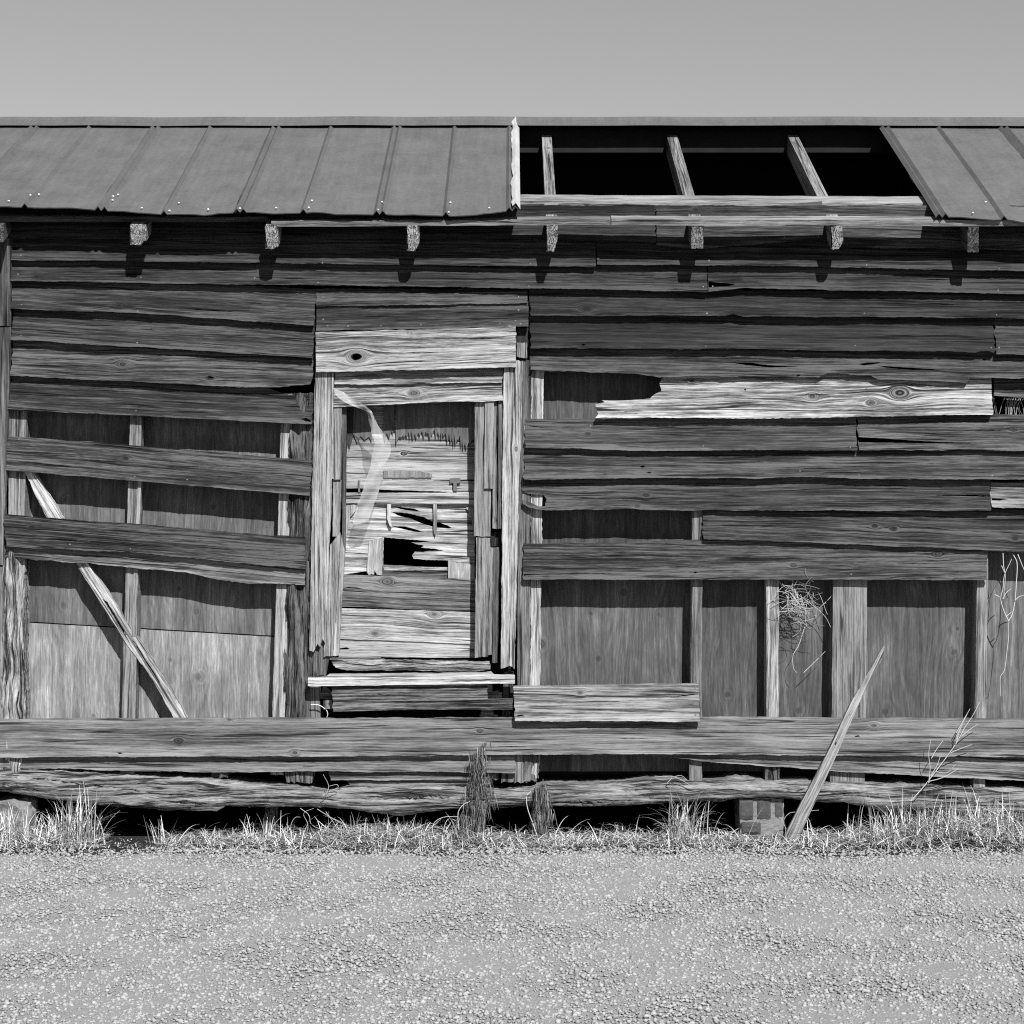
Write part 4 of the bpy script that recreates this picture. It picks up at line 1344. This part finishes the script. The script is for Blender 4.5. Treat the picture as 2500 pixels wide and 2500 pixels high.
# ------------------------------------------------------------------ leaning plank
def plank():
    cl = [(2159, 1574), (2137, 1625), (2100, 1692), (2029, 1846), (1990, 1929), (1946, 2020), (1914, 2080)]
    pts_l = [(2157, 1576), (2128, 1628), (2078, 1716), (2016, 1846), (1999, 1879), (1950, 1972), (1903, 2064)]
    pts_r = [(2160, 1578), (2152, 1612), (2118, 1672), (2041, 1846), (2026, 1880), (1981, 1979), (1951, 2040), (1936, 2078)]
    def dy(py):
        return -.05 - .155 * (py - 1752) / 314.0
    me_loop = [(W(a, b, dy(b))[0], W(a, b, dy(b))[2]) for a, b in pts_l] + [(W(1916, 2080, -.2)[0], W(1916, 2080, -.2)[2])] + \
              [(W(a, b, dy(b))[0], W(a, b, dy(b))[2]) for a, b in reversed(pts_r)]
    def dep(x, z):
        py = 1250 - (z - CZ) * F / D
        for _ in range(3):
            py = 1250 - (z - CZ) * F / (D + dy(py))
        return dy(py)
    a = W(1925, 2060, -.2); b = W(2150, 1600, .03)
    L = math.hypot(b[0] - a[0], b[2] - a[2])
    g = ((b[0] - a[0]) / L, (b[2] - a[2]) / L)
    h = [(W(x, y, -.08)[0], W(x, y, -.08)[2]) for x, y in ((2037, 1817), (2041, 1811), (2043, 1813), (2040, 1820))]
    me, _ = sheet_mesh('leaning_plank', me_loop, dep, .018, g, [h], step=.012, su=.05, sv=.012, edge=.001, endr=.006)
    o = link('leaning_plank', me, None, M['wood'], .36, 1.0)
    tag(o, 'narrow split plank leaning against the lower wall', 'plank')
    nail(o, 2075, 1744, dep, rad=.004)
plank()

# ------------------------------------------------------------------ plants
rg = random.Random(21)
def field(x):       # grass height along the wall (photo reading)
    px = x * F / D + 1250
    hs = [(-100, .06), (0, .07), (100, .06), (250, .05), (290, .012), (380, .015), (430, .045), (560, .05), (620, .05), (900, .07), (1000, .075), (1100, .05), (1200, .06), (1400, .055), (1600, .05), (1700, .05),
          (1850, .03), (1950, .04), (2050, .05), (2170, .08), (2300, .10), (2420, .09), (2500, .07), (2700, .06)]
    return interp(hs, px)
gs = Strands()
for i in range(26000):
    x = rg.uniform(-3.0, 3.2)
    y = -abs(rg.gauss(0.16, 0.15)) + 0.04
    if y < lane_edge(x) - .01 - rg.expovariate(22):
        continue
    h = field(x)
    px = x * F / D + 1250
    if 260 < px < 420 and rg.random() < .8:
        continue
    cl = n2(x * 9, y * 9, 31) + .5 * n2(x * 22, y * 22, 32)
    if cl < -.25 and rg.random() < .7:
        continue
    h *= 1.0 + .7 * cl
    flat = rg.random() < .78
    a = rg.uniform(0, 2 * math.pi)
    el = rg.uniform(-.05, .45) if flat else rg.uniform(.5, 1.4)
    d = (math.cos(a) * math.cos(el), math.sin(a) * math.cos(el), math.sin(el))
    L = h * (rg.uniform(.7, 2.0) if flat else rg.uniform(.5, 1.5)) * (1.0 if y < -.03 else .7)
    z0 = ground_z(x, y) + .004 + (rg.random() ** 1.5 * h * .8 if flat else 0.0)
    if y > 0.0:
        d = (d[0], -abs(d[1]), d[2])
    gs.blade((x, y, z0), d, L, rg.uniform(.0016, .0042), rg.uniform(-.2, 1.3), rg.choice((.12, .2, .32, .5, .65, .8, .9)) * rg.uniform(.8, 1.1), 4)
for i in range(520):      # long bent straws lying over the mat
    x = rg.uniform(-2.6, 2.7) if i % 3 else rg.gauss(2.05, .35)
    y = -rg.uniform(.03, .34)
    px = x * F / D + 1250
    if 270 < px < 400:
        continue
    a = rg.uniform(0, 2 * math.pi)
    el = rg.uniform(.1, 1.2)
    gs.blade((x, y, ground_z(x, y) + rg.uniform(.0, .03)), (math.cos(a) * math.cos(el), math.sin(a) * math.cos(el) * .6, math.sin(el)), rg.uniform(.10, .24) * (1.0 if px > 2100 or px < 300 else .75), rg.uniform(.0018, .0034),
             rg.uniform(.8, 2.4), rg.choice((.35, .6, .8, .95)), 8)
gme = gs.mesh('grass')
o = link('grass', gme, None, M['straw'])
o['kind'] = 'stuff'
tag(o, 'dry straw coloured grass matted along the foot of the wall', 'grass')

def tuft(px, dep, n, L, spread_, label, tones=(.3, .5, .7, .9), w=.0055, lean=0.0, droop=(.7, 2.2), name='grass_tuft'):
    s = Strands()
    x, y, _ = W(px, 2060, dep)
    z = ground_z(x, y)
    for i in range(n):
        a = rg.uniform(0, 2 * math.pi)
        el = rg.gauss(1.25, .22)
        d = (math.cos(a) * math.cos(el) + lean, math.sin(a) * math.cos(el) * .7, math.sin(el))
        s.blade((x + rg.gauss(0, spread_), y + rg.gauss(0, spread_ * .5), z), d, L * rg.uniform(.45, 1.1), w * rg.uniform(.6, 1.2), rg.uniform(*droop), rg.choice(tones) * rg.uniform(.8, 1.1), 8)
    o = link(name, s.mesh(name), None, M['straw'])
    tag(o, label, 'grass', 'grass tufts along the wall')
tuft(190, -.16, 150, .27, .05, 'largest leafy grass tuft with curling blades near the left corner')
tuft(110, -.15, 110, .17, .05, 'middle sized grass tuft right of the corner stone')
tuft(20, -.18, 130, .19, .05, 'grass tuft in front of the pale corner stone')
tuft(395, -.08, 26, .13, .03, 'thin tuft of stiff stems beside the bare soil', w=.004, droop=(.1, .6))
tuft(640, -.10, 60, .14, .06, 'loose grass tuft below the bulging post foot', w=.004)
tuft(930, -.10, 110, .13, .09, 'wide low grass tuft below the window', w=.004)
tuft(1120, -.14, 60, .17, .03, 'darker upright grass tuft left of the tall dead weed', tones=(.2, .3, .45), w=.005)
tuft(1672, -.10, 110, .25, .035, 'pale drooping grass tuft left of the brick pier', droop=(1.2, 3.0))
tuft(2240, -.06, 210, .22, .12, 'spreading dry grass tuft heaped on the mound at the right', w=.004)
tuft(2390, -.08, 210, .21, .12, 'dense matted grass tuft right of the tall dry stalk', w=.004)

def weed(px, dep, topy, wid, label):
    """dead weed stem hung with limp dry leaves"""
    root = thing('dead_weed', label, 'weed', W(px, 2070, dep), 'dead weeds standing against the beam')
    base = Vector(W(px - 6, 2074, dep)); top = Vector(W(px, topy, dep + .06))
    rl = Vector(root.location)
    st = Strands(); lv = Strands()
    axis = [base.lerp(top, i / 12) + Vector((.006 * n1(i * .5, px), 0, 0)) for i in range(13)]
    st.tube(axis, .006, .002, .16)
    H = (top - base).z
    for c in range(46):
        t = rg.uniform(.12, 1.0)
        p = base.lerp(top, t)
        a = rg.uniform(0, 2 * math.pi)
        k = wid * (1.15 - .75 * t) * rg.uniform(.3, 1.7)
        c0 = p + Vector((math.cos(a) * k, math.sin(a) * k * .6 - .004, .012))
        st.tube([p - Vector((0, 0, .012)), p.lerp(c0, .6), c0], .0016, .001, .12, 3)
        for i in range(rg.randint(10, 34)):
            b = rg.uniform(0, 2 * math.pi)
            q = c0 + Vector((rg.gauss(0, .008), rg.gauss(0, .006), rg.gauss(0, .008)))
            lv.blade(q, (math.cos(b) * .35, math.sin(b) * .3, -1), rg.uniform(.03, .10), rg.uniform(.0014, .0026), rg.uniform(-.2, .5), rg.choice((.05, .08, .12, .18, .30)), 3)
    a = link('stem', st.mesh('stem'), root, M['straw']); a.location = -rl
    b = link('leaves', lv.mesh('leaves'), root, M['straw']); b.location = -rl
    b['kind'] = 'stuff'
weed(1172, -.12, 1816, .05, 'taller dead weed draped with limp leaves below the window')
weed(1326, -.12, 1902, .036, 'shorter dead weed draped with limp leaves')
weed(662, .03, 1965, .022, 'small dark dead weed in the gap under the beam')

def tubes(name, lines, label, cat, r0=.0022, shade=.6, parent=None, sides=4):
    s = Strands()
    for ln in lines:
        pts = [W(a, b, d) for a, b, d in ln]
        s.tube(catmull(pts, 5), r0, r0 * .55, shade * rg.uniform(.85, 1.1), sides)
    o = link(name, s.mesh(name), parent, M['straw'])
    tag(o, label, cat)
    return o
def zz(p, o, k, d):
    return [(o[0] + a / k, o[1] + b / k, d if not isinstance(d, tuple) else d[0] + (d[1] - d[0]) * i / (len(p) - 1)) for i, (a, b) in enumerate(p)]
O1 = (1800, 1350); K1 = 2.76
tubes('dry_twig', [zz([(1855, 5), (1885, 70), (1880, 200), (1870, 330), (1850, 420), (1830, 460), (1828, 560), (1815, 680), (1800, 790), (1772, 840), (1775, 965)], O1, K1, (-.02, -.03)),
                   zz([(1830, 460), (1800, 400), (1775, 310), (1790, 240), (1800, 150), (1850, 40)], O1, K1, -.03), zz([(1790, 0), (1795, 90), (1805, 160), (1795, 300)], O1, K1, -.026),
                   zz([(1735, 280), (1775, 300)], O1, K1, -.028), zz([(1790, 310), (1810, 270), (1845, 240)], O1, K1, -.028), zz([(1810, 430), (1845, 400)], O1, K1, -.028), zz([(1870, 320), (1900, 295), (1935, 285)], O1, K1, -.03),
                   zz([(1780, 85), (1800, 130)], O1, K1, -.03), zz([(1890, 10), (1935, 120)], O1, K1, -.03)],
      'pale forked dry twig hanging at the right edge of the wall', 'twig', .0024, .62)
s = Strands()
for i in range(85):
    cx, cy = rg.gauss(1948, 18), rg.gauss(1468, 24)
    a = rg.uniform(-.3, 1.6)
    L = rg.uniform(30, 75)
    b = rg.uniform(-.9, .9)
    dd = rg.uniform(-.04, .05)
    pts = []
    for j in range(5):
        t = j / 4 - .5
        pts.append(W(cx + math.cos(a + b * t * 2) * L * t * 1.1, cy + math.sin(a + b * t * 2) * L * t + 6 * b * (t * t), dd + .01 * t))
    s.tube(catmull(pts, 4), .0013, .0008, rg.choice((.3, .45, .6, .7)), 3)
for ln in ([(1880, 1400), (1905, 1425), (1960, 1460), (2010, 1500), (2030, 1535)], [(1965, 1530), (1950, 1575), (1936, 1600), (1937, 1630), (1945, 1642)], [(2045, 1425), (2030, 1455), (2000, 1485)], [(1895, 1402), (1920, 1440), (1990, 1440), (2020, 1500)],
           [(1962, 1642), (1990, 1615), (2015, 1590)], [(1955, 1420), (1945, 1440), (1950, 1455)], [(1976, 1420), (1978, 1440), (1970, 1452)]):
    s.tube(catmull([W(a, b, .02) for a, b in ln], 6), .0017, .001, .6, 4)
o = link('straw_clump', s.mesh('straw_clump'), None, M['straw'])
tag(o, 'tangled clump of loose straw caught under the board', 'straw')
O2 = (1850, 1700); K2 = 2.972
tubes('dry_stalk', [zz([(1110, 760), (1200, 660), (1290, 545), (1370, 440), (1440, 340), (1500, 230), (1560, 140), (1610, 40)], O2, K2, (-.10, -.03))] +
      [zz([(1440, 340 - i * 25), (1455 + i * 12, 280 - i * 35), (1475 + i * 22, 215 - i * 42)], O2, K2, -.07) for i in range(4)] +
      [zz([(1230, 620), (1340, 590), (1430, 540), (1455, 520)], O2, K2, -.09), zz([(1290, 545), (1370, 555), (1435, 495)], O2, K2, -.09), zz([(1240, 630), (1250, 520), (1240, 420), (1255, 310)], O2, K2, -.09),
       zz([(1255, 580), (1300, 500), (1325, 435)], O2, K2, -.09), zz([(1260, 450), (1300, 380), (1345, 320)], O2, K2, -.09), zz([(1400, 410), (1470, 380), (1555, 350)], O2, K2, -.08), zz([(1480, 290), (1540, 240), (1600, 200)], O2, K2, -.07)],
      'tall branching dry stalk leaning over the belt board at the right', 'dry stalk', .0023, .5)
O3 = (700, 1700); K3 = 2.415
tubes('bent_stem', [zz([(880, 850), (858, 790), (875, 740), (930, 712), (1010, 710)], O3, K3, -.16), zz([(925, 800), (935, 750), (960, 720), (1000, 735)], O3, K3, -.15), zz([(1015, 790), (1010, 690), (1040, 640), (1080, 620)], O3, K3, -.14),
                    zz([(900, 880), (940, 850), (970, 800)], O3, K3, -.17)], 'looping bent grass stems left of the tall dead weed', 'stem', .0022, .6)
tubes('bent_stem', [zz([(1500, 890), (1455, 760), (1420, 660), (1415, 590), (1440, 560)], O3, K3, (-.16, -.06))], 'single pale stem crossing the beam beside the shorter dead weed', 'stem', .0024, .62)
tubes('bent_stem', [zz([(80, 660), (130, 700), (150, 760), (250, 800), (310, 830)], O3, K3, -.08), zz([(180, 665), (270, 720), (370, 775), (440, 805)], O3, K3, -.09), zz([(230, 680), (280, 750), (300, 800), (310, 850)], O3, K3, -.09),
                    zz([(110, 850), (125, 760), (100, 690), (160, 660)], O3, K3, -.07), zz([(20, 850), (25, 760), (50, 715), (80, 712)], O3, K3, -.07), zz([(210, 590), (240, 560), (245, 520), (215, 460)], O3, K3, -.07), zz([(250, 560), (300, 540), (295, 520), (250, 530)], O3, K3, -.06)],
      'thin wiry stems straggling from the beam left of the window', 'stem', .0017, .5)
tubes('root_curl', [zz([(142, 48), (190, 52), (232, 80), (242, 105), (236, 124)], O3, K3, (-.03, -.03))], 'pale curled root poking out beside the apron board', 'root', .0028, .72)
O4 = (1500, 1750); K4 = 3.864
tubes('wire', [zz([(380, 560), (460, 565), (540, 562), (620, 590), (690, 630), (740, 660), (800, 665), (850, 648), (888, 652), (850, 680), (800, 672)], O4, K4, -.06), zz([(500, 620), (560, 570), (630, 555), (690, 600)], O4, K4, -.055)],
      'loop of twisted wire lying on the beam above the drooping tuft', 'wire', .0018, .5)
tubes('bent_stem', [zz([(1620, 1060), (1595, 985), (1650, 910), (1760, 895), (1930, 880)], O4, K4, -.1), zz([(1830, 960), (1870, 1060), (1910, 1170)], O4, K4, -.14), zz([(1240, 1265), (1500, 1200), (1800, 1190), (1932, 1100)], O4, K4, -.26)],
      'bent pale stems round the foot of the leaning plank', 'stem', .0018, .5)
s = Strands()
for i in range(26):
    px = rg.uniform(2432, 2520)
    s.tube(catmull([W(px, 1016, .03), W(px + rg.uniform(-8, 8), 990, .028), W(px + rg.uniform(-22, 22), 950 + rg.uniform(-5, 20), .03)], 4), .0014, .0008, rg.choice((.3, .45, .6)), 3)
o = link('straw_clump', s.mesh('straw_clump'), None, M['straw'])
tag(o, 'upright straws behind the gap at the upper right edge', 'straw')

# loose grit on the lane, thinning into the grass
base = bmesh.new()
bmesh.ops.create_icosphere(base, subdivisions=1, radius=1.0)
bv = [v.co.copy() for v in base.verts]; bf = [[v.index for v in f.verts] for f in base.faces]
base.free()
rs_ = np.random.RandomState(4)
NP = 62000
yy = -.36 - rs_.rand(NP) ** 1.15 * 2.95
xx = (rs_.rand(NP) * 2 - 1) * (2.55 + (yy + .36) * .26)
le = np.array([lane_edge(x) for x in xx])
keep = (yy < le + .05 - rs_.exponential(.05, NP)) 
xx, yy = xx[keep], yy[keep]
n = len(xx)
B = np.array([tuple(c) for c in bv])
size = .0028 + .0062 * rs_.rand(n) ** 2.2
sc3 = size[:, None, None] * (0.65 + 0.7 * rs_.rand(n, 1, 3)) * np.array([1, 1, .7])
th_ = rs_.rand(n) * 6.283
V = B[None] * (1 + .28 * (rs_.rand(n, len(B), 1) * 2 - 1)) * sc3
c_, s_ = np.cos(th_)[:, None], np.sin(th_)[:, None]
PX = V[:, :, 0] * c_ - V[:, :, 1] * s_ + xx[:, None]
PY = V[:, :, 0] * s_ + V[:, :, 1] * c_ + yy[:, None]
PZ = V[:, :, 2] + .026 + rs_.rand(n)[:, None] * .003
co = np.stack([PX, PY, PZ], 2).reshape(-1, 3)
fc = (np.array(bf)[None] + (np.arange(n) * len(B))[:, None, None]).reshape(-1, 3)
ps_me = bpy.data.meshes.new('loose_gravel')
ps_me.vertices.add(len(co)); ps_me.vertices.foreach_set('co', co.ravel().astype(np.float32))
ps_me.loops.add(fc.size); ps_me.loops.foreach_set('vertex_index', fc.ravel().astype(np.int32))
ps_me.polygons.add(len(fc)); ps_me.polygons.foreach_set('loop_start', (np.arange(len(fc)) * 3).astype(np.int32))
ps_me.update(calc_edges=True); ps_me.validate()
at = ps_me.attributes.new('shade', 'FLOAT', 'POINT')
at.data.foreach_set('value', np.repeat(.42 + .36 * rs_.rand(n), len(B)).astype(np.float32))
o = link('loose_gravel', ps_me, None, M['pebble'])
o['kind'] = 'stuff'
tag(o, 'loose pale pebbles scattered over the lane', 'gravel')
